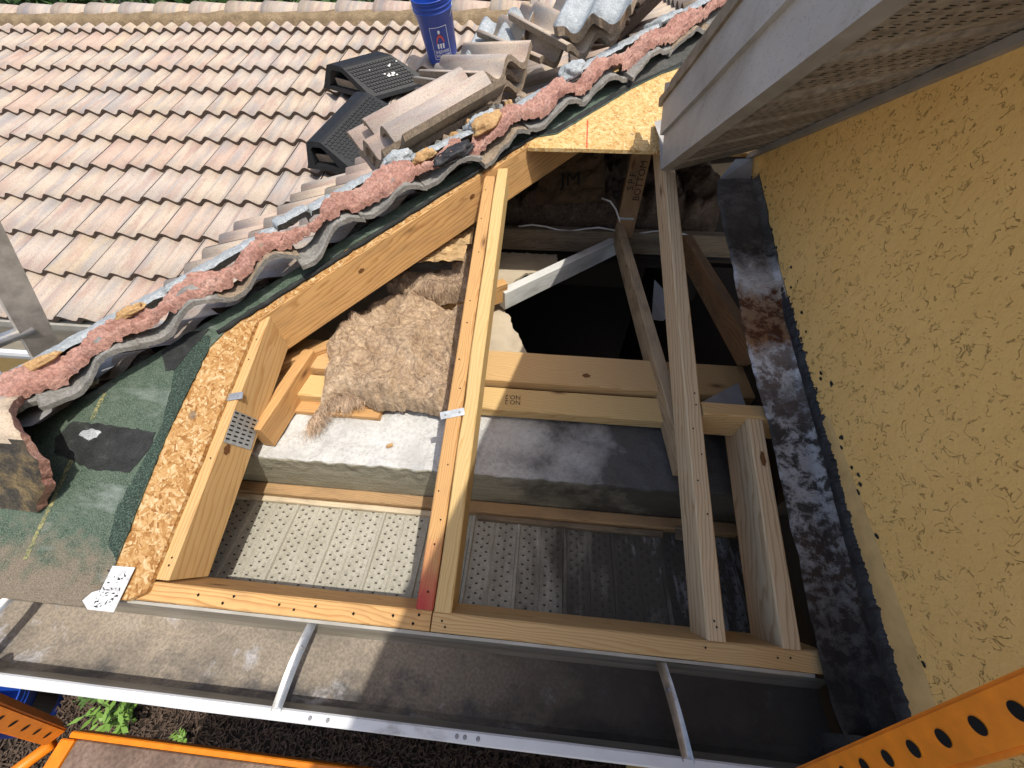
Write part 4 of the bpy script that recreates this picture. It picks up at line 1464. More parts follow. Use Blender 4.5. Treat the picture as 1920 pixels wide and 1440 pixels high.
hd = tube('handle', [bm4 @ V((.124*math.cos(a)*1.02, .0-.13*math.sin(a)*.55, .285-.10*math.sin(a))) for a in [math.pi*k/16 for k in range(17)]], .0022, 'galvanised', be, 6)
hd.data.transform(Matrix.Identity(4))

# ------------------------------------------------------------------ upper roof overhang and wall on the right
XF, XW = .54, .85
fb = lambda y: .463-.600*(y-1.252)          # fascia bottom
ft = lambda y: .867-.600*(y-.974)           # fascia top
sb = lambda y: .497-.552*(y-1.345)          # soffit at the wall
ov = empty('roof_overhang', (XF, 1.25, .46), 'grey metal rake fascia with brown perforated soffit over the yellow wall', 'roof overhang')
YN = -2.6
def strip_x(name, x, pts, th, mat, parent, n=24, wav=.0015):
    """vertical sheet in a plane x = const, pts = (y, zlow, zhigh) from far to near"""
    vs, fs = [], []
    m_ = 10
    for i, (y, zl, zh) in enumerate(pts):
        for j in range(m_+1):
            z = zl+(zh-zl)*j/m_
            dx = wav*fbm(V((y*4, z*7, x)), 3)
            vs.append((x+dx, y+(.0 if i else (z-zl)*.9), z))
    N = len(vs)
    vs += [(v[0]+th, v[1], v[2]) for v in vs]
    r = m_+1
    for i in range(len(pts)-1):
        for j in range(m_):
            a = i*r+j
            fs.append((a, a+1, a+r+1, a+r))
            fs.append((N+a, N+a+r, N+a+r+1, N+a+1))
        for j in (0, m_):
            a = i*r+j
            fs.append((a, a+r, N+a+r, N+a))
    for i in (0, len(pts)-1):
        for j in range(m_):
            a = i*r+j
            fs.append((a, a+1, N+a+1, N+a))
    return from_py(name, vs, fs, mat, parent, smooth=False)
ys = [1.262-i*(1.262-YN)/60 for i in range(61)]
strip_x('fascia', XF, [(y, fb(y), ft(y)-.075) for y in ys], .02, 'fascia_grey', ov)
strip_x('upper_fascia', XF-.012, [(y, ft(y)-.115, ft(y)) for y in [1.335-i*(1.335-YN)/60 for i in range(61)]], .014, 'fascia_grey', ov)
strip_x('drip_trim', XF-.020, [(y, ft(y)-.008, ft(y)+.012) for y in [1.42-i*(1.42-YN)/40 for i in range(41)]], .012, 'fascia_brown', ov)
# returned end of the fascia
slabv = [(XF-.002, 1.252, fb(1.252)-.002), (XF+.05, 1.30, fb(1.252)-.01), (XF+.05, 1.52, .54), (XF-.004, 1.50, .53), (XF-.006, 1.36, .52)]
from_py('fascia_return', slabv, [(0, 1, 2, 3, 4)], 'fascia_grey', ov)
from_py('fascia_hem', [(XF, y, fb(y)) for y in (1.262, YN)]+[(XF+.030, y, fb(y)-.002) for y in (1.262, YN)]+[(XF+.034, y, fb(y)+.018) for y in (1.262, YN)], [(0, 1, 3, 2), (2, 3, 5, 4)], 'trim_grey', ov)
# soffit panels run from the fascia to the wall
yy = 1.31
k = 0
while yy > -1.6:
    y1 = yy-.135
    vs, fs = [], []
    pr = [(0, 0), (.10, 0), (.108, .006), (.122, .006), (.13, 0), (.135, 0)]
    for (d, lift) in pr:
        y = yy-d
        for j in range(5):
            f_ = j/4
            x = XF+.03+(XW-XF-.03)*f_
            z = (fb(y)+.006)*(1-f_)+sb(y)*f_+lift+.002*mnoise.noise(V((x*8, y*8, 0)))
            vs.append((x, y, z))
    for i in range(len(pr)-1):
        for j in range(4):
            a = i*5+j
            fs.append((a, a+1, a+6, a+5))
    pn = from_py('soffit_panel', vs, fs, 'soffit_brown', ov)
    hv, hf = [], []
    for r_ in range(4):
        y = yy-.014-r_*.023
        x = XF+.045
        while x < XW-.012:
            for dy in (0, .0055):
                f_ = (x-XF-.03)/(XW-XF-.03)
                y_ = y-dy
                z = (fb(y_)+.006)*(1-f_)+sb(y_)*f_+.002*mnoise.noise(V((x*8, y_*8, 0)))-.0006
                i = len(hv)
                hv += [(x, y_, z), (x+.0085, y_, z+.0002), (x+.0085, y_-.0017, z+.001), (x, y_-.0017, z+.0009)]
                hf.append((i, i+1, i+2, i+3))
            x += .0185
    h_ = from_py('perforations', hv, hf, 'hole_black', pn)
    h_['kind'] = 'stuff'
    yy = y1
    k += 1
from_py('wall_trim', [(XW-.016, y, sb(y)-.004) for y in (1.36, YN)]+[(XW-.016, y, sb(y)-.022) for y in (1.36, YN)]+[(XW, y, sb(y)-.022) for y in (1.36, YN)], [(0, 1, 3, 2), (2, 3, 5, 4)], 'trim_grey', ov)
# roof deck above
bm = bmesh.new()
q = [V((XF-.016, 1.36, ft(1.36)+.006)), V((3.2, 1.36, ft(1.36)+.006)), V((3.2, YN, ft(YN)+.006)), V((XF-.016, YN, ft(YN)+.006))]
bm.faces.new([bm.verts.new(x) for x in q])
ret = bmesh.ops.extrude_face_region(bm, geom=bm.faces[:])
for e_ in ret['geom']:
    if isinstance(e_, bmesh.types.BMVert): e_.co.z += .03
from_bm('deck', bm, 'fascia_brown', ov)

# stuccoed wall
wl = empty('stucco_wall', (XW, .5, 0), 'shaded yellow wall of worm-tracked stucco', 'wall')
bm = bmesh.new()
q = [V((XW, 1.36, .40)), V((XW, 0, .0)), V((XW, -.10, -.10)), V((XW, -.17, -.12)), V((XW, -.17, GROUND)), V((XW, -1.6, GROUND)), V((XW, -1.6, sb(-1.6))), V((XW, 1.36, sb(1.36)))]
bm.faces.new([bm.verts.new(x) for x in q])
ret = bmesh.ops.extrude_face_region(bm, geom=bm.faces[:])
for e_ in ret['geom']:
    if isinstance(e_, bmesh.types.BMVert): e_.co.x += .2
from_bm('wall_face', bm, 'stucco', wl)
box('inner_block', (XW+.012, -.165, GROUND), (XW+.15, 2.2, -.12), 'interior_dark', wl, 0)
box('inner_block', (XW+.012, .38, -.12), (XW+.15, 1.36, .06), 'interior_dark', wl, 0)
# smooth foot band of the stucco
vs, fs = [], []
n = 60
for i in range(n+1):
    y = -.16+.62*i/n
    zb = .098+.27*(y+.02)
    w_ = .055*(1-i/n)**.8+.004
    vs += [(XW-.0015, y, zb-.02), (XW-.004, y, zb+.3*w_), (XW-.0035, y, zb+w_), (XW-.0002, y, zb+w_+.004)]
for i in range(n):
    for k in range(3):
        a = i*4+k
        fs.append((a, a+1, a+5, a+4))
from_py('foot_band', vs, fs, 'stucco_band', wl, smooth=True)

# wall flashing
fl = empty('wall_flashing', (.80, .5, .15), 'rust and tar stained sheet flashing climbing beside the yellow wall', 'flashing')
LX = [(-.20, .800), (-.10, .795), (-.067, .782), (.011, .772), (.189, .766), (.479, .751), (.687, .732), (.921, .730), (1.19, .718), (1.30, .735)]
RZ = [(-.20, .06), (-.018, .095), (.108, .124), (.219, .146), (.378, .192), (.504, .222), (.709, .277), (1.0, .338), (1.249, .406), (1.32, .43)]
def lerp(tab, y):
    for (a, va), (b_, vb) in zip(tab, tab[1:]):
        if y <= b_: return va+(vb-va)*max(0, min(1, (y-a)/(b_-a)))
    return tab[-1][1]
vs, fs = [], []
ny, nx = 170, 18
for i in range(ny+1):
    y = -.10+1.36*i/ny
    xl = lerp(LX, y)+.003*mnoise.noise(V((y*18, 0, 0)))
    zr = lerp(RZ, y)+.006*mnoise.noise(V((y*30, 4, 0)))+.003*mnoise.noise(V((y*90, 4, 0)))
    zl = P*max(y, -.02)+.018-(.35*max(0, -y-.02))
    for j in range(nx+1):
        f_ = j/nx
        if f_ < .6:
            g_ = f_/.6
            x = xl+(XW-.012-xl)*g_
            z = zl+.004*g_
        else:
            g_ = (f_-.6)/.4
            x = XW-.012+.009*min(1, g_*1.6)
            z = zl+.004+(max(zr, zl+.02)-zl-.004)*g_**1.4
        k_ = .0035*fbm(V((x*22, y*22, 3)), 3)
        vs.append((min(x+k_*.3, XW-.002), y, z+k_))
for i in range(ny):
    for j in range(nx):
        a = i*(nx+1)+j
        fs.append((a, a+1, a+nx+2, a+nx+1))
o = from_py('flashing_sheet', vs, fs, 'flashing', fl, smooth=True)
md = o.modifiers.new('thick', 'SOLIDIFY'); md.thickness = .0025; md.offset = -1
# tar smeared up the wall with a ragged upper edge
vs, fs = [], []
n = 900
for i in range(n+1):
    y = -.12+1.44*i/n
    zr = lerp(RZ, y)
    wd = .006+.014*max(0, mnoise.noise(V((y*7, 9, 0))))+.020*max(0, mnoise.noise(V((y*48, 2, 0))))+.014*max(0, mnoise.noise(V((y*130, 2, 0))))+.006*mnoise.noise(V((y*310, 2, 0)))
    wd = max(wd, .003)
    if y > .95: wd += .006
    low = max(.012, (zr-P*y)*.22)
    for j, (dx, z) in enumerate(((.0085, zr-low), (.0075, zr-low*.5), (.0055, zr), (.003, zr+wd*.7), (.0004, zr+wd))):
        vs.append((XW-dx-.003*(1 if j < 3 else 0)*(.5+.5*mnoise.noise(V((y*40, j, 0)))), y, z))
for i in range(n):
    for j in range(4):
        a = i*5+j
        fs.append((a, a+1, a+6, a+5))
from_py('tar_smear', vs, fs, 'tar', fl, smooth=True)
# tar daubs on the wall
rg2 = random.Random(5)
for i in range(64):
    y = rg2.uniform(-.05, 1.2)
    z = lerp(RZ, y)+.012+.05*rg2.random()**2
    r1 = rg2.uniform(.0012, .0048)
    bm = bmesh.new()
    vv = []
    for k in range(8):
        a = 2*math.pi*k/8
        rr = r1*(1+.6*mnoise.noise(V((k*2.1, i*5, 0))))
        vv.append(bm.verts.new((XW-.0012, y+math.cos(a)*rr*1.5, z+math.sin(a)*rr)))
    bm.faces.new(vv)
    from_bm('tar_daub', bm, 'tar', fl)
# grey sheet piece under the soffit at the head of the flashing
from_py('head_sheet', [(.735, 1.27, .425), (.842, 1.25, .405), (.846, 1.335, .478), (.795, 1.345, .47)], [(0, 1, 2, 3)], 'grey_sheet', fl)
from_py('loose_corner', [(.63, .60, .055), (.78, .50, .075), (.79, .70, .075)], [(0, 1, 2)], 'grey_sheet', fl)
# crumpled kick-out at the eave
vs, fs = [], []
n, m_ = 26, 16
for i in range(n+1):
    for j in range(m_+1):
        a, b_ = i/n, j/m_
        y = -.085-.13*a
        x = .775+.13*b_-.02*a*(1-b_)
        z = -.005-.16*a**1.3+.09*b_*b_+.012*fbm(V((a*3, b_*3, 1)), 3)
        if b_ < .2: z -= (.2-b_)*.25*(1-a*.4)
        vs.append((min(x, XW-.004+.06*a), y, z))
for i in range(n):
    for j in range(m_):
        a = i*(m_+1)+j
        fs.append((a, a+1, a+m_+2, a+m_+1))
from_py('kick_out', vs, fs, 'flashing', fl, smooth=True)

# ------------------------------------------------------------------ inside the opening
ga = empty('girder', (.3, 1.7, -.08), 'shaded ceiling girder with cables across the back of the opening', 'girder')
board('chord', (-.45, 1.70, .02), (1.15, 1.70, .035), .045, .11, 'wood_grey_dark', ga)
board('post', (.555, 1.655, .02), (.585, 1.82, .50), .085, .036, 'wood_dark', ga, up=(0, -1, .35))  # dark wood here paints the deep shade into the post
stamp('stencil', 'S.P.F.\nBOTTOM', .042, (.567, 1.7155, .252), V((-.03, -.165, -.48)) * -1, (0, -1, .344), 'ink_black', ga, .9)
stamp('stencil', 'BOT', .042, (.578, 1.769, .398), V((-.03, -.165, -.48)) * -1, (0, -1, .344), 'ink_black', ga, .9)
from_bm('connector_plate', box_bm(.07, .075, .0015, 0), 'galvanised', ga, frame((.555, 1.674, .065), (1, 0, 0), (0, -1, .25)))
tube('cable', [(.05+.9*k/14, 1.685, .035+.012*math.sin(k*1.3)) for k in range(15)], .004, 'cable_white', ga, 6)
tube('cable', [(.43, 1.72, .17), (.47, 1.70, .165), (.50, 1.69, .135), (.525, 1.68, .09), (.535, 1.68, .04)], .004, 'cable_white', ga, 6)

hc = empty('hip_truss_chord', (-.2, 1.1, -.04), 'white-primed diagonal timber crossing the dark opening', 'timber')
board('timber', (-.70, .66, .045), (.03, 1.225, .035), .04, .089, 'wood_orange', hc)
board('timber', (.02, 1.20, .0), (.545, 1.70, .0), .04, .085, 'wood_white', hc)
stamp('stencil', 'BOTT\nC.C.', .036, (-.595, .713, .0), (-.79, -.61, 0), (.61, -.79, 0), 'ink_black', hc, 1.0)
b = board('brace', (.80, 1.526, .111), (.843, .80, .14), .04, .089, 'wood_dark')
tag(b, 'shaded diagonal brace behind the pale rafter toward the flashing', 'brace')

# ceiling board with a torn edge and the dark room below
cl = slab('ceiling_board', [(-1.0, .66), (.075, .80), (.115, .83), (.165, .90), (.155, .935), (.12, 1.0), (.10, 1.06), (.075, 1.09), (.06, 1.16), (.03, 1.2), (.0, 1.30), (.05, 1.42), (.10, 1.50), (.25, 1.52), (.25, 1.68), (-1.0, 1.68)], lambda x, y: -.115, .012, 'drywall', rag=.008, step=.012)
tag(cl, 'torn beige ceiling board edging the dark hole', 'ceiling board')
pc = from_py('paper_scrap', [(.66, 1.34, .0), (.72, 1.30, -.04), (.74, 1.2, -.05), (.70, 1.19, -.10), (.665, 1.22, -.12), (.66, 1.28, -.06)], [(0, 1, 2, 3, 4, 5)], 'white_paper')
tag(pc, 'scrap of white paper hanging in the dark opening', 'paper')
# room shell
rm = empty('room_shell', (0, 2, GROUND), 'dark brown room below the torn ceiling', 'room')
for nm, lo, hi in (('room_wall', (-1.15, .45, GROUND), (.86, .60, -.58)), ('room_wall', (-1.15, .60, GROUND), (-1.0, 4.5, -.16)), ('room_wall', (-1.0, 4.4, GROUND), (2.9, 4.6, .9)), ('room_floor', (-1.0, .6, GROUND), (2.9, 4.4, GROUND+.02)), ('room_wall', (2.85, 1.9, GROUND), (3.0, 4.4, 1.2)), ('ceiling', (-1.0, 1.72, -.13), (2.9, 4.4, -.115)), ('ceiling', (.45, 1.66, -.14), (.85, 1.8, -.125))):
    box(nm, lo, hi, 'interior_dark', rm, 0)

# insulation
def batt(name, pts, top, nseg, amp, label, seed, lift):
    """fluffy batt: outline in plan, heights from lift(x, y)"""
    xs = [p_[0] for p_ in pts]; ys_ = [p_[1] for p_ in pts]
    x0, x1, y0, y1 = min(xs), max(xs), min(ys_), max(ys_)
    def inside(x, y):
        c_ = False
        for (ax_, ay), (bx_, by) in zip(pts, pts[1:]+pts[:1]):
            if (ay > y) != (by > y) and x < (bx_-ax_)*(y-ay)/(by-ay)+ax_: c_ = not c_
        return c_
    def edge(x, y):
        d = 9
        for (ax_, ay), (bx_, by) in zip(pts, pts[1:]+pts[:1]):
            a, b_ = V((ax_, ay)), V((bx_, by))
            t = max(0, min(1, (V((x, y))-a).dot(b_-a)/(b_-a).length_squared))
            d = min(d, (V((x, y))-a.lerp(b_, t)).length)
        return d
    e = empty(name, ((x0+x1)/2, (y0+y1)/2, -.03), label, 'insulation')
    def hz(x, y):
        d = edge(x, y)
        r_ = min(1, d/.055)
        r_ = math.sqrt(max(0, 1-(1-r_)**2))
        p3 = V((x, y, seed))
        w3 = V((x+.05*mnoise.noise(p3*7)+.02*mnoise.noise(p3*19), y+.05*mnoise.noise(p3*7+V((9, 0, 0)))+.02*mnoise.noise(p3*19+V((5, 0, 0))), seed))
        return lift(x, y)+top*r_+amp*1.9*fbm(w3*5, 3)*r_+amp*1.2*(1-abs(mnoise.noise(w3*10)))**3*r_+amp*.7*abs(fbm(w3*21, 4))
    vs, fs, ix = [], [], {}
    n = nseg
    for i in range(n+1):
        for j in range(n+1):
            x, y = x0+(x1-x0)*i/n, y0+(y1-y0)*j/n
            jx, jy = x+.008*mnoise.noise(V((x*40, y*40, 1))), y+.008*mnoise.noise(V((x*40, y*40, 5)))
            if inside(x, y):
                ix[i, j] = len(vs)
                vs.append((jx, jy, hz(x, y)))
    for i in range(n):
        for j in range(n):
            k = [(i, j), (i+1, j), (i+1, j+1), (i, j+1)]
            if all(q in ix for q in k): fs.append([ix[q] for q in k])
    bm = bmesh.new()
    bv = [bm.verts.new(v) for v in vs]
    for f_ in fs: bm.faces.new([bv[k] for k in f_])
    be_ = [e_ for e_ in bm.edges if e_.is_boundary]
    ret = bmesh.ops.extrude_edge_only(bm, edges=be_)
    for g_ in ret['geom']:
        if isinstance(g_, bmesh.types.BMVert):
            g_.co.z = min(g_.co.z-.02, lift(g_.co.x, g_.co.y)-.012)
            g_.co.x += .006*mnoise.noise(g_.co*50)
    shaded_ = y0 > 1.5  # rear batt takes the copies with shade painted in
    from_bm('wool', bm, 'fiberglass_shaded' if shaded_ else 'fiberglass', e, smooth=True)
    # strands
    rr = random.Random(seed)
    for mat_, cnt, wdt in (('fiber', 1500, .0006), ('fiber_dark', 500, .0006)):
        tv, tf = [], []
        while cnt > 0:
            x, y = rr.uniform(x0, x1), rr.uniform(y0, y1)
            if not inside(x, y): continue
            cnt -= 1
            a = rr.gauss(0, .7)+5*mnoise.noise(V((x*5, y*5, seed)))
            L_ = rr.uniform(.02, .075)
            curl = rr.uniform(-38, 38)
            z0 = hz(x, y)
            i0 = len(tv)
            ns_ = 5
            px, py = x, y
            for k in range(ns_):
                g_ = k/(ns_-1)
                zz = hz(px, py) if inside(px, py) else z0-.01*g_
                zz += .0015+.008*math.sin(g_*math.pi)*rr.random()
                nx_, ny_ = -math.sin(a), math.cos(a)
                w_ = wdt*(1-.6*g_)
                tv += [(px+nx_*w_, py+ny_*w_, zz), (px-nx_*w_, py-ny_*w_, zz+.0004)]
                px += math.cos(a)*L_/ns_; py += math.sin(a)*L_/ns_
                a += curl*L_/ns_
            for k in range(ns_-1):
                b_ = i0+k*2
                tf.append((b_, b_+1, b_+3, b_+2))
        s_ = from_py('strands', tv, tf, 'fiber_shaded' if shaded_ else mat_, e)
        s_['kind'] = 'stuff'
    return e
batt('insulation_batt', [(-.47, .555), (-.40, .60), (-.30, .565), (-.19, .575), (-.10, .56), (-.055, .60), (-.07, .80), (-.09, 1.02), (-.17, 1.0), (-.26, 1.04), (-.36, 1.06), (-.43, 1.0), (-.49, .93), (-.52, .86), (-.55, .78), (-.50, .70), (-.49, .63)], .06, 170, .024, 'fluffy brown fibreglass batt lying in the sun left of the double rafters', 3, lambda x, y: -.01+.05*(y-.6))
batt('insulation_batt', [(-.47, .555), (-.40, .57), (-.36, .60), (-.42, .62), (-.47, .60), (-.505, .50), (-.495, .47)], .02, 44, .006, 'torn tuft of brown insulation drooping onto the white concrete', 5, lambda x, y: -.035+.25*(y-.48))
batt('insulation_batt', [(-.40, 1.06), (-.30, 1.02), (-.20, 1.0), (-.06, 1.03), (-.06, 1.22), (-.10, 1.30), (-.26, 1.22), (-.38, 1.12)], .05, 80, .02, 'second insulation roll in half shade above the fluffy batt', 8, lambda x, y: .075+.1*(y-1.0))
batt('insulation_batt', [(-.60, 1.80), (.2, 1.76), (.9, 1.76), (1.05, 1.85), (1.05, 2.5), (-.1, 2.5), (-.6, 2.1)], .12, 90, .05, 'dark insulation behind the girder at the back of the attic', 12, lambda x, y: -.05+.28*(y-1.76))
def crumple(name, pts, mat, parent, label, cat, seed, amp=.012, n=22):
    """creased paper sheet over four corners"""
    a, b_, c_, d_ = [V(x) for x in pts]
    vs, fs = [], []
    nn = (b_-a).cross(d_-a).normalized()
    for i in range(n+1):
        for j in range(n+1):
            u_, v_ = i/n, j/n
            p_ = (a*(1-u_)+b_*u_)*(1-v_)+(d_*(1-u_)+c_*u_)*v_
            k_ = abs(mnoise.noise(V((u_*4+seed, v_*4, 0))))+.5*abs(mnoise.noise(V((u_*9, v_*9+seed, 0))))
            vs.append(p_+nn*amp*(k_-.3)*2)
    for i in range(n):
        for j in range(n):
            q_ = i*(n+1)+j
            fs.append((q_, q_+1, q_+n+2, q_+n+1))
    o_ = from_py(name, vs, fs, mat, parent)
    if label: tag(o_, label, cat)
    return o_
crumple('kraft_paper', [(-.30, 1.06, .198), (-.10, 1.085, .205), (-.10, 1.165, .222), (-.30, 1.14, .215)], 'kraft_paper', None, 'folded tan kraft paper over the second insulation roll', 'paper', 2)
crumple('kraft_paper', [(-.225, 1.155, .215), (-.085, 1.175, .222), (-.085, 1.30, .25), (-.20, 1.29, .245)], 'kraft_paper', None, 'tan kraft paper flap catching sun beside the double rafters', 'paper', 4)
crumple('kraft_facing', [(-.30, 1.058, .197), (-.14, 1.078, .20), (-.15, 1.09, .16), (-.295, 1.07, .155)], 'kraft_black', None, 'black edge of paper facing under the folded kraft sheet', 'paper', 6, .004, 10)
kp = crumple('kraft_paper', [(.12, 1.78, .10), (.46, 1.78, .13), (.42, 1.95, .36), (.16, 1.95, .36)], 'kraft_shaded', None, 'dim kraft paper facing with printed initials inside the attic', 'paper', 8, .014)
stamp('print', 'JM', .085, (.285, 1.825, .205), (1, .03, .07), (0, -1, .75), 'ink_black', kp, 1.1)

# ------------------------------------------------------------------ ladder
ld = empty('ladder', (-1.6, .6, -1.9), 'aluminium ladder rail and rung at the frame edge', 'ladder')
r0, r1 = V((-1.47, .68, .07)), V((-1.35, .74, .40))
dv = (r1-r0).normalized()
bot = r0-dv*2.35
def channel(a, b_, name):
    up_ = V((1, -.35, .1))
    m4 = frame(a, b_-a, up_)
    L_ = (b_-a).length
    bm = bmesh.new()
    pr = [(-.036, .012), (.036, .012), (.036, -.012), (.032, -.012), (.032, .008), (-.032, .008), (-.032, -.012), (-.036, -.012)]
    ra = [bm.verts.new((0, y, z)) for y, z in pr]
    rb = [bm.verts.new((L_, y, z)) for y, z in pr]
    for k in range(8):
        bm.faces.new((ra[k], ra[(k+1) % 8], rb[(k+1) % 8], rb[k]))
    bm.faces.new(ra); bm.faces.new(rb[::-1])
    return from_bm(name, bm, 'aluminium_cast', ld, m4)
channel(bot, r1+dv*.5, 'rail')
side = V((-.45, -.75, .02)).normalized()*.42
channel(bot+side, r1+dv*.5+side, 'rail')
for k in range(7):
    c0 = r0+dv*(-.30*k+.06)
    tube('rung', [c0, c0+side], .018, 'aluminium', ld, 14)
c0 = r0+dv*.36
tube('rung', [c0, c0+side], .018, 'aluminium', ld, 14)

# ------------------------------------------------------------------ scaffold
sf = empty('scaffold', (0, -.6, GROUND), 'orange steel scaffold with a worn brown deck below the gutter', 'scaffold')
def holed_post(a, b_, w, faceup, n, s0, sp, name='post', r=.0095):
    m4 = frame(a, V(b_)-V(a), faceup)
    L_ = (V(b_)-V(a)).length
    po = from_bm(name, box_bm(L_, w, w, .004, 2, cen=(L_/2, 0, -w/2)), 'orange_paint', sf, m4)
    for i in range(n):
        bm = bmesh.new()
        bmesh.ops.create_circle(bm, cap_ends=True, segments=16, radius=r, matrix=Matrix.Translation((s0+i*sp, 0, .0009)))
        from_bm('pin_hole', bm, 'hole_black', po, m4)
        tb = [m4 @ V((s0+i*sp+math.cos(k*math.pi/8)*(r+.0006), math.sin(k*math.pi/8)*(r+.0006), .0006)) for k in range(17)]
a = V((.640, -.19, -.08)); d_ = V((-.0153, .219, 1)).normalized()
a0 = a-d_*.5
holed_post(a0+V((.012, 0, 0)), a+d_*1.1+V((.012, 0, 0)), .046, V((-.72, -.15, .05)), 26, .06, .0505, r=.0078)
lp0, lp1 = V((-1.135, -.285, -.575)), V((-.985, -.222, -.20))
holed_post(lp0, lp1+(lp1-lp0)*.6, .045, V((.55, -.2, .25)), 6, .075, .075, r=.008)
sweepz = -.60
def rot_box(name, lo, hi, mat, parent, bev=.003): return box(name, lo, hi, mat, parent, bev)
rot_box('deck', (-1.10, -1.0, -.625), (1.4, -.285, -.605), 'deck_ply', sf)
rot_box('edge_rail', (-1.125, -.283, -.66), (1.4, -.268, -.598), 'orange_paint', sf)
rot_box('end_rail', (-1.145, -1.0, -.66), (-1.103, -.286, -.600), 'orange_paint', sf)
tube('cross_tube', [(-1.16, -.30, -.60), (-1.30, -.44, -.62), (-1.5, -.62, -.64)], .016, 'orange_paint', sf, 12)
for (x, y) in ((-1.12, -.97), (1.35, -.97)):
    rot_box('leg', (x-.022, y-.022, GROUND), (x+.022, y+.022, -.662), 'orange_paint', sf)

# ------------------------------------------------------------------ ground things
b2, b2m = bucket((-2.72, -.36, GROUND+.0), .12, .145, .36, (.05, .05, 1), 'blue bucket with a black label on the mulch below the gutter')
lbl = bpy.data.meshes.new('label')
vs = []
for k in range(13):
    a = -.7+k*.14
    for z in (.06, .23):
        r = .12+.025*z/.36+.0015
        vs.append((r*math.cos(a), r*math.sin(a), z))
lbl.from_pydata(vs, [], [(2*k, 2*k+2, 2*k+3, 2*k+1) for k in range(12)])
link('label', lbl, 'ink_black', b2, b2m)
b = board('stake', (-2.95, -.30, GROUND+.62), (-2.62, -.38, GROUND+.08), .06, .02, 'wood_yellow')
tag(b, 'pale wooden stake leaning in the ground bucket', 'stake')
def leaf_quad(tv, tf, c, d, n, L, w):
    d, n = d.normalized(), n.normalized()
    s_ = d.cross(n).normalized()*w
    i = len(tv)
    tv += [c, c+d*L*.5+s_, c+d*L, c+d*L*.5-s_]
    tf.append((i, i+1, i+2, i+3))
def shrub(loc, h_, nst, label, seed, mat='leaf_young'):
    rr = random.Random(seed)
    e = empty('weed', loc, label, 'plant', 'weeds in the mulch')
    tv, tf = [], []
    for s_ in range(nst):
        a = rr.uniform(0, 6.28)
        lean = rr.uniform(.1, .5)
        pts_ = []
        for k in range(6):
            g_ = k/5
            pts_.append(V(loc)+V((math.cos(a)*lean*h_*g_**1.3, math.sin(a)*lean*h_*g_**1.3, h_*g_*rr.uniform(.9, 1))))
        tube('stem', pts_, [.004*(1-.12*k) for k in range(6)], 'leaf_mid', e, 5)
        for k in range(14):
            p_ = pts_[0].lerp(pts_[-1], rr.uniform(.25, 1))
            aa = rr.uniform(0, 6.28)
            leaf_quad(tv, tf, p_, V((math.cos(aa), math.sin(aa), rr.uniform(.0, .6))), V((0, 0, 1)), h_*rr.uniform(.16, .30), h_*rr.uniform(.035, .06))
    o_ = from_py('leaves', tv, tf, mat, e)
    return e
shrub((-2.10, -.33, GROUND), .26, 8, 'bright green weed sprig beside the ground bucket', 2)
shrub((-2.30, -.22, GROUND), .22, 5, 'smaller shaded weed behind the bright sprig', 3, 'leaf_mid')
shrub((-1.72, -.42, GROUND), .14, 4, 'small weed near the scaffold deck corner', 5)
# mulch chips
rr = random.Random(21)
tv, tf = [], []
for k in range(26000):
    x, y = rr.uniform(-3.6, .9), rr.uniform(-.9, .3)
    z = GROUND+.004+rr.random()*.02
    a = rr.uniform(0, 6.28)
    L_, w_ = rr.uniform(.006, .024), rr.uniform(.0015, .004)
    dx, dy = math.cos(a), math.sin(a)
    t_ = rr.uniform(-.4, .4)
    i = len(tv)
    tv += [(x-dx*L_-dy*w_, y-dy*L_+dx*w_, z-t_*L_), (x-dx*L_+dy*w_, y-dy*L_-dx*w_, z-t_*L_+.003), (x+dx*L_+dy*w_, y+dy*L_-dx*w_, z+t_*L_), (x+dx*L_-dy*w_, y+dy*L_+dx*w_, z+t_*L_+.003)]
    tf.append((i, i+1, i+2, i+3))
o = from_py('mulch_chips', tv, tf, 'mulch_chip')
tag(o, 'brown bark mulch chips covering the ground', 'mulch', kind='stuff')

# ------------------------------------------------------------------ beyond the ridge: trees and a neighbour roof
def tree(loc, rx, rz, n, label, seed, mat, trunk=2.2):
    rr = random.Random(seed)
    e = empty('tree', loc, label, 'tree', 'trees beyond the ridge')
    x, y, z = loc
    tube('trunk', [(x, y, z), (x+.1, y, z+trunk*.5), (x-.05, y+.1, z+trunk)], [.16, .12, .09], 'bark', e, 10)
    for k in range(4):
        a = k*1.6+seed
        tube('limb', [(x-.05, y+.1, z+trunk*.9), (x+math.cos(a)*rx*.4, y+math.sin(a)*rx*.4, z+trunk+rz*.4), (x+math.cos(a)*rx*.7, y+math.sin(a)*rx*.7, z+trunk+rz*.9)], [.07, .05, .02], 'bark', e, 6)
    cl = [(V((x, y, z+trunk+rz*.5)) + V((rr.gauss(0, .45)*rx, rr.gauss(0, .45)*rx, rr.gauss(0, .42)*rz)), rr.uniform(.18, .34)*rx) for _ in range(46)]
    tv, tf = [], []
    for k in range(n):
        c_, r_ = rr.choice(cl)
        d_ = V((rr.gauss(0, 1), rr.gauss(0, 1), rr.gauss(0, 1))).normalized()
        p_ = c_+d_*r_*rr.uniform(.5, 1.05)
        dd = V((rr.gauss(0, 1), rr.gauss(0, 1), rr.gauss(-.3, .6)))
        leaf_quad(tv, tf, p_, dd, d_+V((0, 0, .4)), rr.uniform(.10, .19), rr.uniform(.03, .055))
    from_py('crown', tv, tf, mat, e)
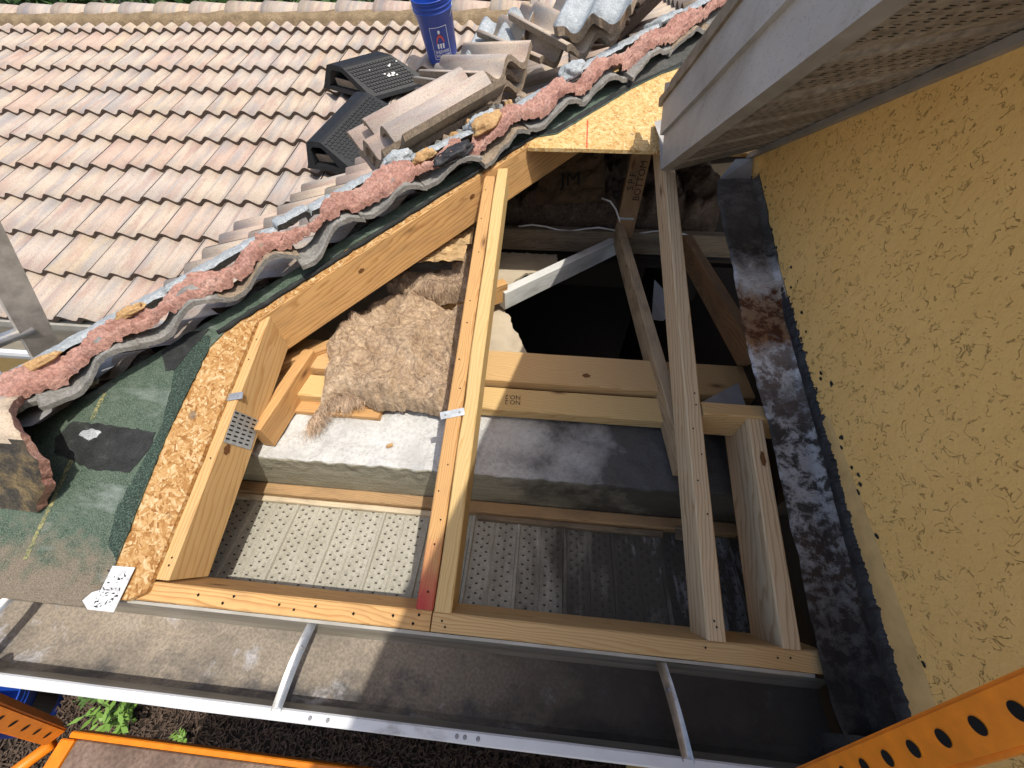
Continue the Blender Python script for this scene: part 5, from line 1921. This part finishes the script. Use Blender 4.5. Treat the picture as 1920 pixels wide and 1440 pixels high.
tl = [(-9.5, 8.5, 2.2, 'leaf_dark', 'dark leafy tree beyond the far left of the ridge'), (-6.8, 9.5, 2.3, 'leaf_dark', 'dark tree behind the sixth ridge cap from the frame edge'), (-4.6, 8.6, 2.1, 'leaf_mid', 'lighter green tree behind the ridge'), (-2.9, 9.8, 2.1, 'leaf_dark', 'dark tree beside the distant tiled roof'), (1.3, 9.0, 2.0, 'leaf_dark', 'dark hedge tree behind the ridge right of the bucket'), (3.6, 9.4, 2.2, 'leaf_dark', 'dark hedge tree behind the flat tile pile')]
for i, (x, y, r_, mt, lb) in enumerate(tl):
    tree((x, y, GROUND), r_, 1.9, 9000, lb, 31+i, mt, 1.1)
# low palm fronds poking over the ridge
pe = empty('palm', (-8.0, 7.6, GROUND), 'palm with drooping fronds at the far corner beyond the ridge', 'palm', None)
tube('trunk', [(-8.0, 7.6, GROUND), (-7.95, 7.6, -.6), (-8.0, 7.6, .25)], [.14, .12, .11], 'bark', pe, 10)
for k in range(16):
    a = k*.393+.1
    tv, tf = [], []
    for s_ in range(26):
        g_ = s_/25
        r_ = 1.7*g_
        c_ = V((-8.0+math.cos(a)*r_, 7.6+math.sin(a)*r_, .25+.9*g_-1.5*g_*g_))
        d_ = V((math.cos(a), math.sin(a), .6-1.8*g_))
        for sd in (-1, 1):
            leaf_quad(tv, tf, c_, d_*.6+V((-math.sin(a), math.cos(a), -.5))*sd, V((0, 0, 1)), .5*(1-.5*g_), .014)
    from_py('frond', tv, tf, 'leaf_mid', pe)
nh = empty('neighbour_house', (-2.2, 13, GROUND), 'distant house with a tan tiled roof beyond the ridge', 'house')
box('wall', (-4.8, 12.6, GROUND), (.6, 17, -.5), 'house_wall', nh)
vs = [(-5.2, 12.2, -.62), (1.0, 12.2, -.62), (1.0, 15, .52), (-3.2, 15, .52), (1.0, 17.6, -.6), (-5.2, 17.6, -.6)]
from_py('roof', vs, [(0, 1, 2, 3), (2, 4, 5, 3), (0, 3, 5)], 'tile', nh)
NT = tile_mats(tile_mesh('course', 6.0, .36, .03, 200, hump=0))
for r_ in range(8):
    tv, tf = [], []
    n = 90
    for j in range(2):
        for i in range(n+1):
            u_ = i/n
            yv = 12.2+r_*.34+j*.38
            x_ = -5.2+.75*(r_+j)*.34+(6.2-.75*(r_+j)*.34)*u_
            zz = -.62+(yv-12.2)*.407+.03+(.05 if j == 0 else .0)+.04*math.sin(x_*18)
            tv.append((x_, yv, zz))
    for i in range(n):
        tf.append((i, i+1, n+2+i, n+1+i))
    from_py('tile_course', tv, tf, 'tile', nh, smooth=True)
